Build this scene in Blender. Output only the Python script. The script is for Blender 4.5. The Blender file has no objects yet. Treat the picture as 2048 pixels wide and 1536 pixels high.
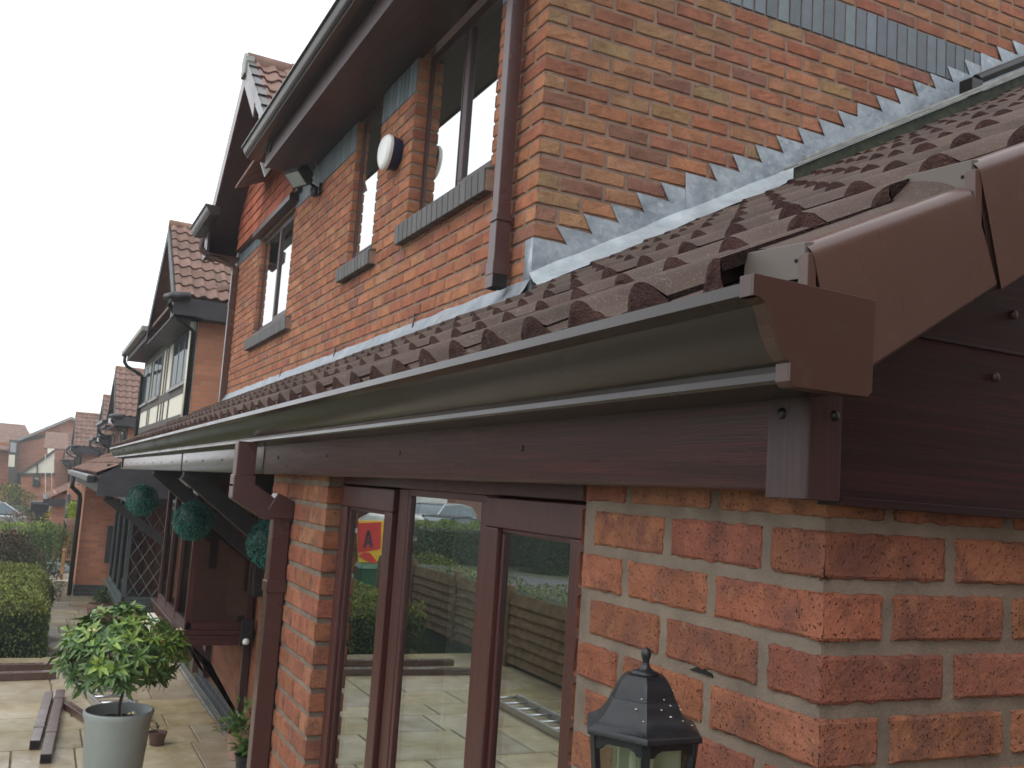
import bpy, bmesh, math, random
from mathutils import Vector, Matrix, noise as mnoise
sc = bpy.context.scene
R_ = math.radians
rnd = random.Random(7)

# ------------------------------------------------------------------ camera (world: X into the house, Y along the street, Z up, eye at 0)
F, YAW, PIT, ROL = 1927.81, .44810706, .11294409, .067366348
ca, sa, cb, sb, cc, sr = math.cos(YAW), math.sin(YAW), math.cos(PIT), math.sin(PIT), math.cos(ROL), math.sin(ROL)
fwd = Vector((sa*cb, ca*cb, sb)); rt = Vector((ca, -sa, 0)); up = rt.cross(fwd)
r2 = rt*cc + up*sr; u2 = up*cc - rt*sr
cam = bpy.data.cameras.new('camera'); co = bpy.data.objects.new('camera', cam); sc.collection.objects.link(co)
mw = Matrix.Identity(4)
for i, v in enumerate((r2, u2, -fwd)):
    for j in range(3): mw[j][i] = v[j]
co.matrix_world = mw
cam.sensor_width = 4.54; cam.lens = 4.54*F/2048; cam.clip_start = .02; cam.clip_end = 600
cam.dof.use_dof = True; cam.dof.focus_distance = 1.7; cam.dof.aperture_fstop = 2.6
sc.camera = co

# ------------------------------------------------------------------ light: bright overcast
w = bpy.data.worlds.new('World'); sc.world = w; w.use_nodes = True
nt = w.node_tree; bg = nt.nodes['Background']
sky = nt.nodes.new('ShaderNodeTexSky'); sky.sky_type = 'NISHITA'; sky.sun_disc = False
SUN_EL, SUN_AZ = 52, 235                       # azimuth from +Y clockwise
sky.sun_elevation = R_(SUN_EL); sky.sun_rotation = R_(SUN_AZ); sky.dust_density = 3; sky.air_density = 1
mx = nt.nodes.new('ShaderNodeMixRGB'); mx.inputs[0].default_value = .8; mx.inputs[2].default_value = (11.5, 11.7, 12.0, 1)   # cloud layer
nt.links.new(sky.outputs[0], mx.inputs[1]); nt.links.new(mx.outputs[0], bg.inputs[0]); bg.inputs[1].default_value = .14
sl = bpy.data.lights.new('sun', 'SUN'); sl.energy = .6; sl.angle = R_(18); sl.color = (1, .96, .9)
so = bpy.data.objects.new('sun', sl); sc.collection.objects.link(so)
d_ = Vector((math.sin(R_(SUN_AZ))*math.cos(R_(SUN_EL)), math.cos(R_(SUN_AZ))*math.cos(R_(SUN_EL)), math.sin(R_(SUN_EL))))
so.rotation_euler = d_.to_track_quat('Z', 'Y').to_euler()
sc.view_settings.view_transform = 'Standard'; sc.view_settings.look = 'None'; sc.view_settings.exposure = .12; sc.view_settings.gamma = 1

# ------------------------------------------------------------------ helpers
def ray(x, y): return r2*((x-1024)/F) - u2*((y-768)/F) + fwd
def at(x, y, Y):
    d = ray(x, y); return d*(Y/d.y)
class MB:
    def __init__(s): s.v = []; s.f = []; s.m = []; s.c = []
    def add(s, vs, fs, mi=0, col=None):
        n = len(s.v); s.v += [tuple(v) for v in vs]; s.c += [col or (1, 1, 1)]*len(vs)
        for f in fs: s.f.append(tuple(n+i for i in f)); s.m.append(mi)
    def box(s, x0, x1, y0, y1, z0, z1, mi=0, col=None):
        if x0 > x1: x0, x1 = x1, x0
        if y0 > y1: y0, y1 = y1, y0
        s.hexa([(x0,y0,z0),(x1,y0,z0),(x1,y1,z0),(x0,y1,z0),(x0,y0,z1),(x1,y0,z1),(x1,y1,z1),(x0,y1,z1)], mi, col)
    def hexa(s, p, mi=0, col=None):
        s.add(p, [(3,2,1,0),(4,5,6,7),(0,1,5,4),(1,2,6,5),(2,3,7,6),(3,0,4,7)], mi, col)
    def prism(s, prof, axis, a0, a1, mi=0, col=None, cap=True):
        # prof: 2D points; axis 'y' -> (x,z), 'x' -> (y,z), 'z' -> (x,y)
        def P(p, a): return (p[0], a, p[1]) if axis == 'y' else (a, p[0], p[1]) if axis == 'x' else (p[0], p[1], a)
        n = len(prof); vs = [P(p, a0) for p in prof]+[P(p, a1) for p in prof]
        fs = [(i, (i+1) % n, n+(i+1) % n, n+i) for i in range(n)]
        if cap: fs += [tuple(range(n-1, -1, -1)), tuple(range(n, 2*n))]
        s.add(vs, fs, mi, col)
    def tube(s, pts, r, n=10, mi=0, col=None, cap=True):
        pts = [Vector(p) for p in pts]; rings = []
        for i, p in enumerate(pts):
            t = (pts[min(i+1, len(pts)-1)]-pts[max(i-1, 0)]).normalized()
            a = t.cross(Vector((0, 0, 1)));
            if a.length < .05: a = t.cross(Vector((0, 1, 0)))
            a.normalize(); b = t.cross(a); rr = r[i] if isinstance(r, (list, tuple)) else r
            rings.append([p+(a*math.cos(2*math.pi*k/n)+b*math.sin(2*math.pi*k/n))*rr for k in range(n)])
        vs = [v for g in rings for v in g]; fs = []
        for i in range(len(pts)-1):
            for k in range(n): fs.append((i*n+k, i*n+(k+1) % n, (i+1)*n+(k+1) % n, (i+1)*n+k))
        if cap: fs += [tuple(range(n-1, -1, -1)), tuple((len(pts)-1)*n+k for k in range(n))]
        s.add(vs, fs, mi, col)
    def sqtube(s, pts, hx, hy, mi=0):
        # rectangular pipe kept axis-aligned in plan
        vs = []; fs = []
        for p in pts: vs += [(p[0]-hx, p[1]-hy, p[2]), (p[0]+hx, p[1]-hy, p[2]), (p[0]+hx, p[1]+hy, p[2]), (p[0]-hx, p[1]+hy, p[2])]
        for i in range(len(pts)-1):
            for k in range(4): fs.append((i*4+k, i*4+(k+1) % 4, (i+1)*4+(k+1) % 4, (i+1)*4+k))
        n = 4*(len(pts)-1); fs += [(3, 2, 1, 0), (n, n+1, n+2, n+3)]
        s.add(vs, fs, mi)
    def lathe(s, prof, c, n=24, mi=0, rot=0, col=None):
        vs = []; fs = []
        for r, z in prof:
            for k in range(n):
                a = rot+2*math.pi*k/n; vs.append((c[0]+r*math.cos(a), c[1]+r*math.sin(a), c[2]+z))
        for i in range(len(prof)-1):
            for k in range(n): fs.append((i*n+k, i*n+(k+1) % n, (i+1)*n+(k+1) % n, (i+1)*n+k))
        s.add(vs, fs, mi, col)
    def build(s, name, mats, parent=None, smooth=False, bevel=0, seg=2):
        me = bpy.data.meshes.new(name); me.from_pydata(s.v, [], s.f)
        mats = mats if isinstance(mats, (list, tuple)) else [mats]
        for m in mats: me.materials.append(m)
        if len(mats) > 1: me.polygons.foreach_set('material_index', s.m)
        if True:
            ca_ = me.color_attributes.new('col', 'FLOAT_COLOR', 'POINT')
            flat = []
            for c in s.c: flat += [c[0], c[1], c[2], 1]
            ca_.data.foreach_set('color', flat)
        bm = bmesh.new(); bm.from_mesh(me); bmesh.ops.recalc_face_normals(bm, faces=bm.faces); bm.to_mesh(me); bm.free()
        if smooth: me.polygons.foreach_set('use_smooth', [True]*len(me.polygons))
        o = bpy.data.objects.new(name, me); sc.collection.objects.link(o)
        if parent: o.parent = parent; o.matrix_parent_inverse = Matrix.Translation(-world_loc(parent))
        if bevel:
            b = o.modifiers.new('bevel', 'BEVEL'); b.width = bevel; b.segments = seg; b.limit_method = 'ANGLE'; b.angle_limit = R_(35)
            b.harden_normals = True
            me.polygons.foreach_set('use_smooth', [True]*len(me.polygons))
        return o
def world_loc(o):
    v = Vector(o.location)
    if o.parent: v = v + world_loc(o.parent) + o.matrix_parent_inverse.translation
    return v
def empty(name, loc):
    o = bpy.data.objects.new(name, None); o.location = loc; o.empty_display_size = .2; sc.collection.objects.link(o); return o
def tag(o, label=None, cat=None, group=None, kind=None):
    if label: o['label'] = label
    if cat: o['category'] = cat
    if group: o['group'] = group
    if kind: o['kind'] = kind
    return o

# ------------------------------------------------------------------ materials
class N:
    def __init__(s, name):
        s.m = bpy.data.materials.new(name); s.m.use_nodes = True; s.t = s.m.node_tree; s.b = s.t.nodes['Principled BSDF']
        s.tc = s.t.nodes.new('ShaderNodeTexCoord'); s.o = s.tc.outputs['Object']
    def n(s, typ, **k):
        x = s.t.nodes.new(typ)
        for a, v in k.items():
            if a.startswith('i_'):
                key = a[2:]; key = int(key) if key.isdigit() else key
                if hasattr(v, 'bl_idname') or isinstance(v, bpy.types.NodeSocket): s.t.links.new(v, x.inputs[key])
                else: x.inputs[key].default_value = v
            else: setattr(x, a, v)
        return x
    def mapv(s, scale, src=None):
        return s.n('ShaderNodeMapping', i_Vector=src or s.o, i_Scale=scale).outputs[0]
    def noise(s, scale, detail=3, vec=None, rough=.55):
        return s.n('ShaderNodeTexNoise', i_Vector=vec or s.o, i_Scale=scale, i_Detail=detail, i_Roughness=rough).outputs['Fac']
    def voro(s, scale, vec=None, feat='F1', out='Distance', rnd_=1.0):
        return s.n('ShaderNodeTexVoronoi', feature=feat, i_Vector=vec or s.o, i_Scale=scale, i_Randomness=rnd_).outputs[out]
    def rng(s, x, a, b, c=0., d=1.):
        return s.n('ShaderNodeMapRange', i_0=x, i_1=a, i_2=b, i_3=c, i_4=d).outputs[0]
    def mix(s, f, a, b, mode='MIX'):
        def c(v): return v if isinstance(v, bpy.types.NodeSocket) else (v[0], v[1], v[2], 1)
        return s.n('ShaderNodeMixRGB', blend_type=mode, i_0=f, i_1=c(a), i_2=c(b)).outputs[0]
    def math(s, op, a, b=0.): return s.n('ShaderNodeMath', operation=op, i_0=a, i_1=b).outputs[0]
    def attr(s): return s.n('ShaderNodeAttribute', attribute_name='col').outputs['Color']
    def bump(s, h, dist, st=1.0, prev=None):
        x = s.n('ShaderNodeBump', i_Height=h, i_Distance=dist, i_Strength=st)
        if prev: s.t.links.new(prev, x.inputs['Normal'])
        return x.outputs[0]
    def out(s, col, rough=.8, nrm=None, metal=0, spec=None, coat=0):
        def S(k, v):
            if isinstance(v, bpy.types.NodeSocket): s.t.links.new(v, s.b.inputs[k])
            elif isinstance(v, tuple): s.b.inputs[k].default_value = (v[0], v[1], v[2], 1)
            else: s.b.inputs[k].default_value = v
        S('Base Color', col); S('Roughness', rough); S('Metallic', metal)
        if spec is not None: S('Specular IOR Level', spec)
        if coat: S('Coat Weight', coat); S('Coat Roughness', .12)
        if nrm: s.t.links.new(nrm, s.b.inputs['Normal'])
        return s.m
def plain(name, col, rough=.6, metal=0, var=.12, sc_=8, bump=.0, bs=60, spec=None):
    n = N(name); f = n.noise(sc_, 4)
    c = n.mix(n.rng(f, .3, .7), tuple(x*(1-var) for x in col), tuple(min(1, x*(1+var)) for x in col))
    nr = n.bump(n.noise(bs, 3), bump) if bump else None
    return n.out(c, n.rng(n.noise(sc_*2.3, 3), .3, .7, rough*.88, min(1, rough*1.12)), nr, metal, spec)
def brick_mat(name, sc_, near):
    n = N(name); a = n.attr()
    big = n.rng(n.noise(11 if near else 8, 5, None, .65), .3, .72, .74, 1.2)
    c = n.mix(1., a, n.n('ShaderNodeCombineColor', i_0=big, i_1=big, i_2=big).outputs[0], 'MULTIPLY')
    bl = n.noise(15 if near else 10, 6, None, .68)            # purple-brown burn patches
    c = n.mix(n.rng(bl, .47, .66, 0, .80 if near else .42), c, (.165, .078, .066))
    c = n.mix(n.rng(n.noise(31, 4), .60, .74, 0, .35), c, (.50, .27, .15))
    v = n.voro(sc_*.75, n.mapv((1, 1, .7)))
    pit = n.math('MULTIPLY', n.rng(v, .08, .36, 1, 0), n.rng(n.noise(sc_*.33, 3), .46, .60))
    c = n.mix(n.math('MULTIPLY', pit, .85), c, (.045, .022, .018))
    fine = n.noise(sc_*2.2, 3, None, .7)
    c = n.mix(1., c, n.mix(n.rng(fine, .3, .7), (.76, .74, .72), (1.22, 1.22, 1.22)), 'MULTIPLY')
    wv = n.voro(sc_*.36); c = n.mix(n.rng(wv, .0, .06, .8, 0), c, (.62, .52, .42))
    h = n.math('ADD', n.math('MULTIPLY', n.noise(sc_*.9, 4, n.mapv((1, 1, .8)), .7), 1.1), n.math('MULTIPLY', pit, -1.5))
    nr = n.bump(h, .0034 if near else .0035, 1.)
    return n.out(c, .94, nr, spec=.2)
M = {}
M['brick_near'] = brick_mat('brick_near', 330, True)
M['brick'] = brick_mat('brick', 260, False)
def mortar(name, col):
    n = N(name); c = n.mix(n.rng(n.noise(14, 5), .3, .7), tuple(x*.72 for x in col), tuple(x*1.2 for x in col))
    c = n.mix(n.rng(n.noise(300, 2), .6, .75, 0, .5), c, tuple(x*1.5 for x in col))
    return n.out(c, .95, n.bump(n.math('ADD', n.noise(260, 4), n.noise(40, 3)), .0016), spec=.2)
M['mortar'] = mortar('mortar', (.205, .165, .13)); M['mortar_up'] = mortar('mortar_up', (.28, .195, .15))
def blue_brick():
    n = N('blue_brick'); a = n.attr(); c = n.mix(.5, a, n.mix(n.noise(18, 4), (.5, .5, .5), (1.5, 1.5, 1.5)), 'MULTIPLY')
    return n.out(c, .55, n.bump(n.noise(90, 3), .001))
M['blue'] = blue_brick()
def tile_mat(name, col, noise_col, gran=420, bumpd=.0012):
    n = N(name); a = n.attr()
    c = n.mix(n.rng(n.noise(5, 5), .3, .7), tuple(x*.7 for x in col), tuple(x*1.3 for x in col))
    c = n.mix(n.rng(n.noise(gran*.7, 2), .58, .74, 0, .6), c, noise_col)
    c = n.mix(n.rng(n.voro(gran*.6), 0, .16, .55, 0), c, tuple(x*.35 for x in col))
    lich = n.rng(n.noise(28, 5), .62, .72, 0, .35); c = n.mix(lich, c, (.20, .19, .13))
    c = n.mix(1., c, a, 'MULTIPLY')
    return n.out(c, .9, n.bump(n.math('ADD', n.noise(gran, 4), n.noise(60, 3)), bumpd), spec=.3)
M['tile'] = tile_mat('roof_tile', (.080, .057, .047), (.24, .19, .16))
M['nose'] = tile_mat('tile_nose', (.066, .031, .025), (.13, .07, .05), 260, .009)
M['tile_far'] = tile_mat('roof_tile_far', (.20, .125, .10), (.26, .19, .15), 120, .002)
M['hung'] = tile_mat('hung_tile', (.36, .11, .06), (.42, .17, .10), 120, .002)
def upvc(name, col, rough=.33, dk=1., coat=0., sp=.5):
    n = N(name)
    dirt = n.rng(n.noise(1.4, 3, n.mapv((3, 1.2, 3))), .3, .85, 0, .30*dk)
    c = n.mix(dirt, col, tuple(min(1, x*1.55+.02) for x in col))
    c = n.mix(n.rng(n.noise(38, 5), .58, .7, 0, .16*dk), c, (.16, .14, .12))
    c = n.mix(n.rng(n.voro(75), 0, .05, .5, 0), c, (.22, .19, .17))
    r = n.rng(n.noise(4, 2), .25, .75, rough*.85, rough*1.3)
    return n.out(c, r, n.bump(n.noise(3, 1), .0012*dk), spec=sp, coat=coat)
M['upvc'] = upvc('brown_upvc', (.090, .050, .041), .25, .5, 0)
M['dusty'] = upvc('dusty_upvc', (.115, .095, .082), .5)
M['pipe'] = upvc('pipe_upvc', (.068, .031, .029), .24, .5)
M['endcap'] = upvc('endcap_upvc', (.062, .032, .026), .26, .5, 0)
M['gut'] = upvc('gutter_upvc', (.032, .026, .024), .22, .10, 0, .36)
def foil(name, scale, base=(.038, .013, .015), hi=(.10, .022, .026), g=(.055, .034, .036), r0=.26, r1=.40, bd=.0004, sp=.5):
    n = N(name)                                             # embossed mahogany foil, grain along one axis
    v = n.mapv(scale); f = n.noise(1, 6, v, .62)
    c = n.mix(n.rng(f, .46, .72), base, hi)
    f2 = n.noise(2.7, 5, v, .6); c = n.mix(n.rng(f2, .52, .72, 0, .7), c, (.016, .007, .009))
    c = n.mix(n.rng(n.noise(.35, 3, v), .45, .75, 0, .35), c, g)
    c = n.mix(n.rng(n.voro(95), 0, .045, .6, 0), c, (.2, .16, .15))
    return n.out(c, n.rng(f2, .3, .7, r0, r1), n.bump(n.math('ADD', n.noise(3.2, 5, v), n.noise(700, 2)), bd, .8), spec=sp)
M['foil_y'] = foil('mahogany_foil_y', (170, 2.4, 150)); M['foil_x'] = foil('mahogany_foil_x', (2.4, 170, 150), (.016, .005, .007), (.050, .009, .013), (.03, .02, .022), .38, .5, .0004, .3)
M['foil_far'] = foil('mahogany_foil_glossy', (170, 2.4, 150), (.05, .03, .032), (.08, .04, .042), (.08, .07, .07), .10, .18, .00008)
M['foil_z'] = foil('mahogany_foil_z', (150, 150, 2.6), (.055, .016, .014), (.10, .026, .02))
M['foil_up'] = foil('mahogany_foil_dark', (120, 120, 3), (.046, .022, .022), (.068, .030, .030), (.055, .034, .036), .36, .5)
def lead(nm='lead', lo=(.20, .235, .27), hi=(.42, .47, .51), met=.55):
    n = N(nm); f = n.noise(7, 6, None, .65)
    c = n.mix(n.rng(f, .3, .72), lo, hi)
    c = n.mix(n.rng(n.noise(26, 5), .5, .74, 0, .5), c, (.56, .60, .62))
    c = n.mix(n.rng(n.noise(3, 4), .62, .75, 0, .4), c, (.25, .2, .16))
    return n.out(c, n.rng(f, .3, .7, .40, .60), n.bump(n.noise(10, 5), .012, .7), met)
M['lead'] = lead()
M['lead_skylit'] = lead('lead_bright', (.33, .38, .41), (.54, .60, .64), .4)  # paler copy of the lead, sky brightness put into the apron's colour
M['mossy'] = plain('mossy_board', (.028, .034, .018), .8, 0, .5, 22, .002)
M['cap'] = plain('cap_metal', (.28, .29, .27), .45, .3, .3, 14)
M['black'] = plain('black_plastic', (.012, .012, .013), .35)
M['iron'] = plain('black_cast_metal', (.012, .014, .017), .38, .0, .3, 40, .0006, 160)
M['dirtspot'] = plain('bird_lime', (.6, .6, .55), .8)
M['white'] = plain('white_plastic', (.78, .79, .77), .35, 0, .05)
M['navy'] = plain('navy_plastic', (.012, .02, .06), .25)
M['greyblue'] = plain('alarm_print', (.16, .19, .28), .4)
M['cream'] = plain('cream_render', (.80, .78, .66), .8, 0, .06)
M['timber'] = plain('dark_timber', (.085, .08, .068), .7, 0, .25, 12, .002)
M['darkbox'] = plain('dark_board', (.035, .036, .042), .5, 0, .2)
M['black_wood'] = plain('black_stained_wood', (.014, .013, .014), .6, 0, .3, 10, .001)
M['soffit'] = foil('soffit_foil', (130, 4, 60), (.030, .014, .016), (.052, .024, .026), (.05, .03, .035))
M['frame_dark'] = plain('dark_window_frame', (.03, .032, .034), .4)
M['frame_grey'] = plain('grey_green_frame', (.05, .065, .065), .4)
M['whiteframe'] = plain('white_frame', (.75, .76, .76), .4)
M['hole'] = plain('dark_void', (.006, .006, .006), .9)
M['steel'] = plain('aluminium', (.55, .56, .58), .32, .85, .1, 20)
M['potgrey'] = plain('grey_pot', (.30, .345, .335), .5, 0, .10, 5, .001, 30)
M['terra'] = plain('terracotta', (.36, .23, .17), .85, 0, .15, 9, .002)
M['soil'] = plain('soil', (.11, .08, .045), .95, 0, .6, 60, .01, 90)
M['bark'] = plain('bark', (.07, .05, .035), .9, 0, .3, 30, .004)
M['oak'] = plain('bench_wood', (.36, .2, .09), .7, 0, .2, 14)
M['fence'] = plain('fence_wood', (.17, .115, .062), .8, 0, .35, 9, .003, 50)
M['asphalt'] = plain('asphalt', (.11, .11, .115), .9, 0, .2, 2, .003, 120)
M['grass'] = plain('grass', (.085, .10, .055), .95, 0, .4, 1.5, .02, 60)
M['gravel'] = plain('cream_gravel', (.62, .56, .45), .95, 0, .15, 30, .01, 60)
M['yellow'] = plain('sign_yellow', (.80, .52, .02), .4); M['red'] = plain('sign_red', (.62, .03, .02), .4)
M['ink'] = plain('sign_ink', (.03, .02, .05), .5); M['green_bin'] = plain('green_bin', (.02, .10, .045), .4)
M['blackbin'] = plain('black_bin', (.02, .022, .025), .4)
M['carglass'] = plain('car_glass', (.12, .16, .18), .08, .3); M['carsilver'] = plain('car_silver', (.55, .58, .62), .25, .5, .03)
M['cardark'] = plain('car_dark', (.06, .08, .10), .2, .3, .03); M['tyre'] = plain('tyre', (.02, .02, .02), .8)
M['tail'] = plain('tail_light', (.5, .01, .01), .2)
M['tube'] = plain('lamp_tube', (.80, .80, .66), .25, 0, .03)
M['lampback'] = plain('lamp_backplate', (.70, .72, .58), .6, 0, .1)
M['curtain'] = plain('net_curtain', (.45, .45, .42), .8)
def glass(name, fac, tint, back=None, rough=0.0):
    n = N(name); t = n.t; o = t.nodes['Material Output']
    g = n.n('ShaderNodeBsdfGlossy', i_Roughness=rough, i_Color=(.93, .97, .96, 1))
    nr = n.bump(n.noise(1.1, 1), .0007); t.links.new(nr, g.inputs['Normal'])
    b = n.n('ShaderNodeBsdfDiffuse', i_Color=back) if back else n.n('ShaderNodeBsdfTransparent', i_Color=tint)
    mxs = n.n('ShaderNodeMixShader', i_0=fac); t.links.new(b.outputs[0], mxs.inputs[1]); t.links.new(g.outputs[0], mxs.inputs[2])
    t.links.new(mxs.outputs[0], o.inputs['Surface']); return n.m
M['glass'] = glass('door_glass', .43, (.75, .8, .78, 1))
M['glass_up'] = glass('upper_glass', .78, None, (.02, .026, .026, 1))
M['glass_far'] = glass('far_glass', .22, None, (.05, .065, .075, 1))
M['glass_dark'] = glass('bay_glass', .10, (.55, .55, .55, 1))
M['lampglass'] = glass('lamp_glass', .10, (.85, .88, .84, 1))
def leafmat(name, rough=.5, trans=True):
    n = N(name); a = n.attr(); c = n.mix(1., a, n.mix(n.noise(40, 3), (.7, .7, .7), (1.25, 1.25, 1.2)), 'MULTIPLY')
    n.out(c, rough, spec=.4)
    return n.m
M['leaf'] = leafmat('leaf', .38); M['hedgeleaf'] = leafmat('hedge_leaf', .7); M['plasticleaf'] = leafmat('plastic_leaf', .5)
def proc_brick(name, c1, c2, mort, sc_=1.0):
    n = N(name); sep = n.n('ShaderNodeSeparateXYZ', i_0=n.o)
    geo = n.n('ShaderNodeNewGeometry'); sn = n.n('ShaderNodeSeparateXYZ', i_0=geo.outputs['Normal'])
    fx = n.math('GREATER_THAN', n.math('ABSOLUTE', sn.outputs[0]), .6)
    u = n.n('ShaderNodeMix', i_0=fx, i_2=sep.outputs[0], i_3=sep.outputs[1]).outputs[0]
    cv = n.n('ShaderNodeCombineXYZ', i_0=u, i_1=sep.outputs[2]).outputs[0]
    bt = n.n('ShaderNodeTexBrick', i_Vector=cv, i_Color1=(*c1, 1), i_Color2=(*c2, 1), i_Mortar=(*mort, 1), i_Scale=1.0)
    bt.inputs['Brick Width'].default_value = .225*sc_; bt.inputs['Row Height'].default_value = .075*sc_; bt.inputs['Mortar Size'].default_value = .006*sc_
    bt.inputs['Bias'].default_value = -.1
    c = n.mix(n.rng(n.noise(1.2, 5), .35, .7, 0, .45), bt.outputs['Color'], tuple(x*.6 for x in c1))
    return n.out(c, .9, n.bump(bt.outputs['Fac'], -.006), spec=.2)
M['pbrick'] = proc_brick('far_brick', (.50, .23, .135), (.36, .145, .09), (.33, .25, .20))
M['pbrick2'] = proc_brick('far_brick_pale', (.47, .24, .16), (.36, .18, .13), (.36, .26, .21))
M['pbrick3'] = proc_brick('bay_brick', (.30, .12, .065), (.2, .075, .05), (.2, .16, .12))
M['pblue'] = proc_brick('plinth_blue_brick', (.06, .07, .08), (.045, .05, .06), (.2, .19, .17))
def slab_mat():
    n = N('riven_slabs'); a = n.attr()
    f = n.noise(3.5, 6, None, .6); c = n.mix(n.rng(f, .3, .72), (.70, .62, .44), (1.15, 1.12, 1.05))
    c = n.mix(1., a, c, 'MULTIPLY'); c = n.mix(n.rng(n.noise(9, 5, n.mapv((1, 3, 1))), .55, .75, 0, .5), c, (.20, .155, .085))
    r = n.rng(n.noise(1.8, 4), .4, .65, .30, .75)
    return n.out(c, r, n.bump(n.noise(12, 5), .008), spec=.4)
M['slab'] = slab_mat(); M['joint'] = plain('slab_joint', (.15, .125, .075), .95, 0, .3, 6)

# ------------------------------------------------------------------ brickwork as real bricks
PAL = [((.44, .175, .085), 5), ((.40, .145, .073), 5), ((.35, .118, .066), 3.4), ((.30, .104, .068), 1.6), ((.24, .105, .078), 1.0), ((.43, .205, .105), 2.0)]
PALN = [((.42, .165, .085), 5), ((.385, .14, .075), 5), ((.345, .12, .072), 2.4), ((.41, .185, .095), 2.4)]
PALG = [((.345, .20, .10), 3.0), ((.30, .205, .105), 1.0), ((.42, .20, .105), 3), ((.40, .155, .085), 5), ((.32, .125, .08), 3), ((.235, .11, .085), 1.4)]
def lerp_pal(P, mean, f, g): return [(tuple((x*(1-f)+m_*f)*k for x, m_, k in zip(c, mean, g)), w_) for c, w_ in P]
PALT = lerp_pal(PAL, (.40, .165, .09), .35, (1.0, 1.16, 1.30))
PAL = lerp_pal(PAL, (.42, .16, .08), .30, (1.08, 1.20, 1.32))
PALG = lerp_pal(PALG, (.39, .185, .095), .30, (1.0, 1.10, 1.18))
PALN = lerp_pal(PALN, (.40, .14, .07), .2, (.88, .97, 1.08))
def pick(pal, r):
    t = sum(w_ for _, w_ in pal)*r
    for c, w_ in pal:
        t -= w_
        if t <= 0: break
    return c
def jit(c, r): k = .90+.22*r.random(); return tuple(x*k*(.96+.08*r.random()) for x in c)
def brick_face(mb, axis, plane, u0, u1, z0, z1, col, r, nu, nz, proud, c0=False, c1=False, sgn=-1, rough=.0012):
    L = u1-u0; H = z1-z0; e = min(.011, L*.2)
    us = [0, e*.45] + [e+(L-2*e)*i/nu for i in range(nu+1)] + [L-e*.45, L]
    zs = [0, .003] + [.0065+(H-.013)*i/nz for i in range(nz+1)] + [H-.003, H]
    seed = r.random()*100; tilt = (r.random()-.5)*.003; off = (r.random()-.5)*.002
    vs = []
    NU, NZ = len(us), len(zs)
    for j, z in enumerate(zs):
        for i, u in enumerate(us):
            ei = 0 if i in (0, NU-1) else 1 if i in (1, NU-2) else 2
            ej = 0 if j in (0, NZ-1) else 1 if j in (1, NZ-2) else 2
            cu = (c0 and i <= 1) or (c1 and i >= NU-2)
            if cu: ei = 2 if i in (1, NU-2) else 1.6
            k = min(ei, ej)
            d = {0: -.006, 1: proud*.55}.get(k, proud if k > 1.8 else proud*.82)
            nz_ = mnoise.noise(Vector(((u+u0)*38+seed, z*38, seed)))*rough*1.6 + mnoise.noise(Vector(((u+u0)*130+seed, z*130, 3)))*rough
            if k == 0: nz_ = 0
            uu, zz = u, z
            if not cu and ei < 2: uu += mnoise.noise(Vector((z*60+seed, 7, 0)))*.005+mnoise.noise(Vector((z*190+seed, 7, 0)))*.0025
            if ej < 2: zz += mnoise.noise(Vector(((u+u0)*45+seed, 3, j)))*.0034+mnoise.noise(Vector(((u+u0)*170+seed, 3, j)))*.0018
            # rounded corners
            if not cu and ei == 0 and ej < 2: uu += (.007 if i == 0 else -.007)*(1 if ej == 0 else .5)
            if not cu and ej == 0 and ei == 1: zz += (.0032 if j == 0 else -.0032)
            dd = d+nz_+(off+tilt*(u/L-.5) if k else 0)
            P = (plane+sgn*dd, u0+uu, z0+zz) if axis == 'x' else (u0+uu, plane+sgn*dd, z0+zz)
            vs.append(P)
    fs = [(j*NU+i, j*NU+i+1, (j+1)*NU+i+1, (j+1)*NU+i) for j in range(NZ-1) for i in range(NU-1)]
    mb.add(vs, fs, 0, col)
def brickwork(axis, plane, u0, u1, zb, zt, zph, corner, holes=(), pal=PAL, nu=3, nz=2, proud=.007, seed=1, par=0, keep=None, cornerkey=None, c1=False, rough=.0012, sgn=-1, joint=.0115):
    """bricks facing -axis (sgn -1).  corner: bond origin at u0; par: course parity that starts with a stretcher"""
    mb = MB(); k0 = math.floor((zb-zph)/.075); k = k0
    while zph+k*.075 < zt:
        z0 = zph+k*.075+joint/2; z1 = z0+.075-joint; r = random.Random(seed*1000+k)
        kk = (k+par) % 2
        u = u0 - (0 if corner else .225*r.choice((0, .0)))
        first = True
        L = .2175 if kk == 0 else .105
        if not corner: L = .2175-.1125*(kk)
        while u < u1-.02:
            a, b = u, min(u+L, u1); jj = joint/2
            cseed = random.Random((hash(cornerkey)+k) if (first and cornerkey is not None) else r.random())
            col = jit(pick(pal(a) if callable(pal) else pal, cseed.random()), cseed)
            segs = [(a, b)]
            for (h0, h1, hz0, hz1) in holes:
                if (z0+z1)/2 > hz0 and (z0+z1)/2 < hz1:
                    ns = []
                    for (s0, s1) in segs:
                        if s1 <= h0 or s0 >= h1: ns.append((s0, s1)); continue
                        if s0 < h0: ns.append((s0, h0+jj))
                        if s1 > h1: ns.append((h1-jj, s1))
                    segs = ns
            for (s0, s1) in segs:
                if s1-s0 < .03: continue
                zt1 = min(z1, zt); zb1 = max(z0, zb)
                if zt1-zb1 < .018: continue
                if keep and not keep((s0+s1)/2, z1): continue
                isc0 = first and corner and s0 <= a+1e-6
                isc1 = c1 and s1 >= u1-1e-6
                brick_face(mb, axis, plane, s0+(0 if isc0 else jj)-(proud*.85 if isc0 else 0), s1-(0 if isc1 else jj)+(proud*.85 if isc1 else 0), zb1, zt1, col, r, nu, nz, proud, isc0, isc1, sgn, rough)
            u = b; L = .225; first = False
        k += 1
    return mb

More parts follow.
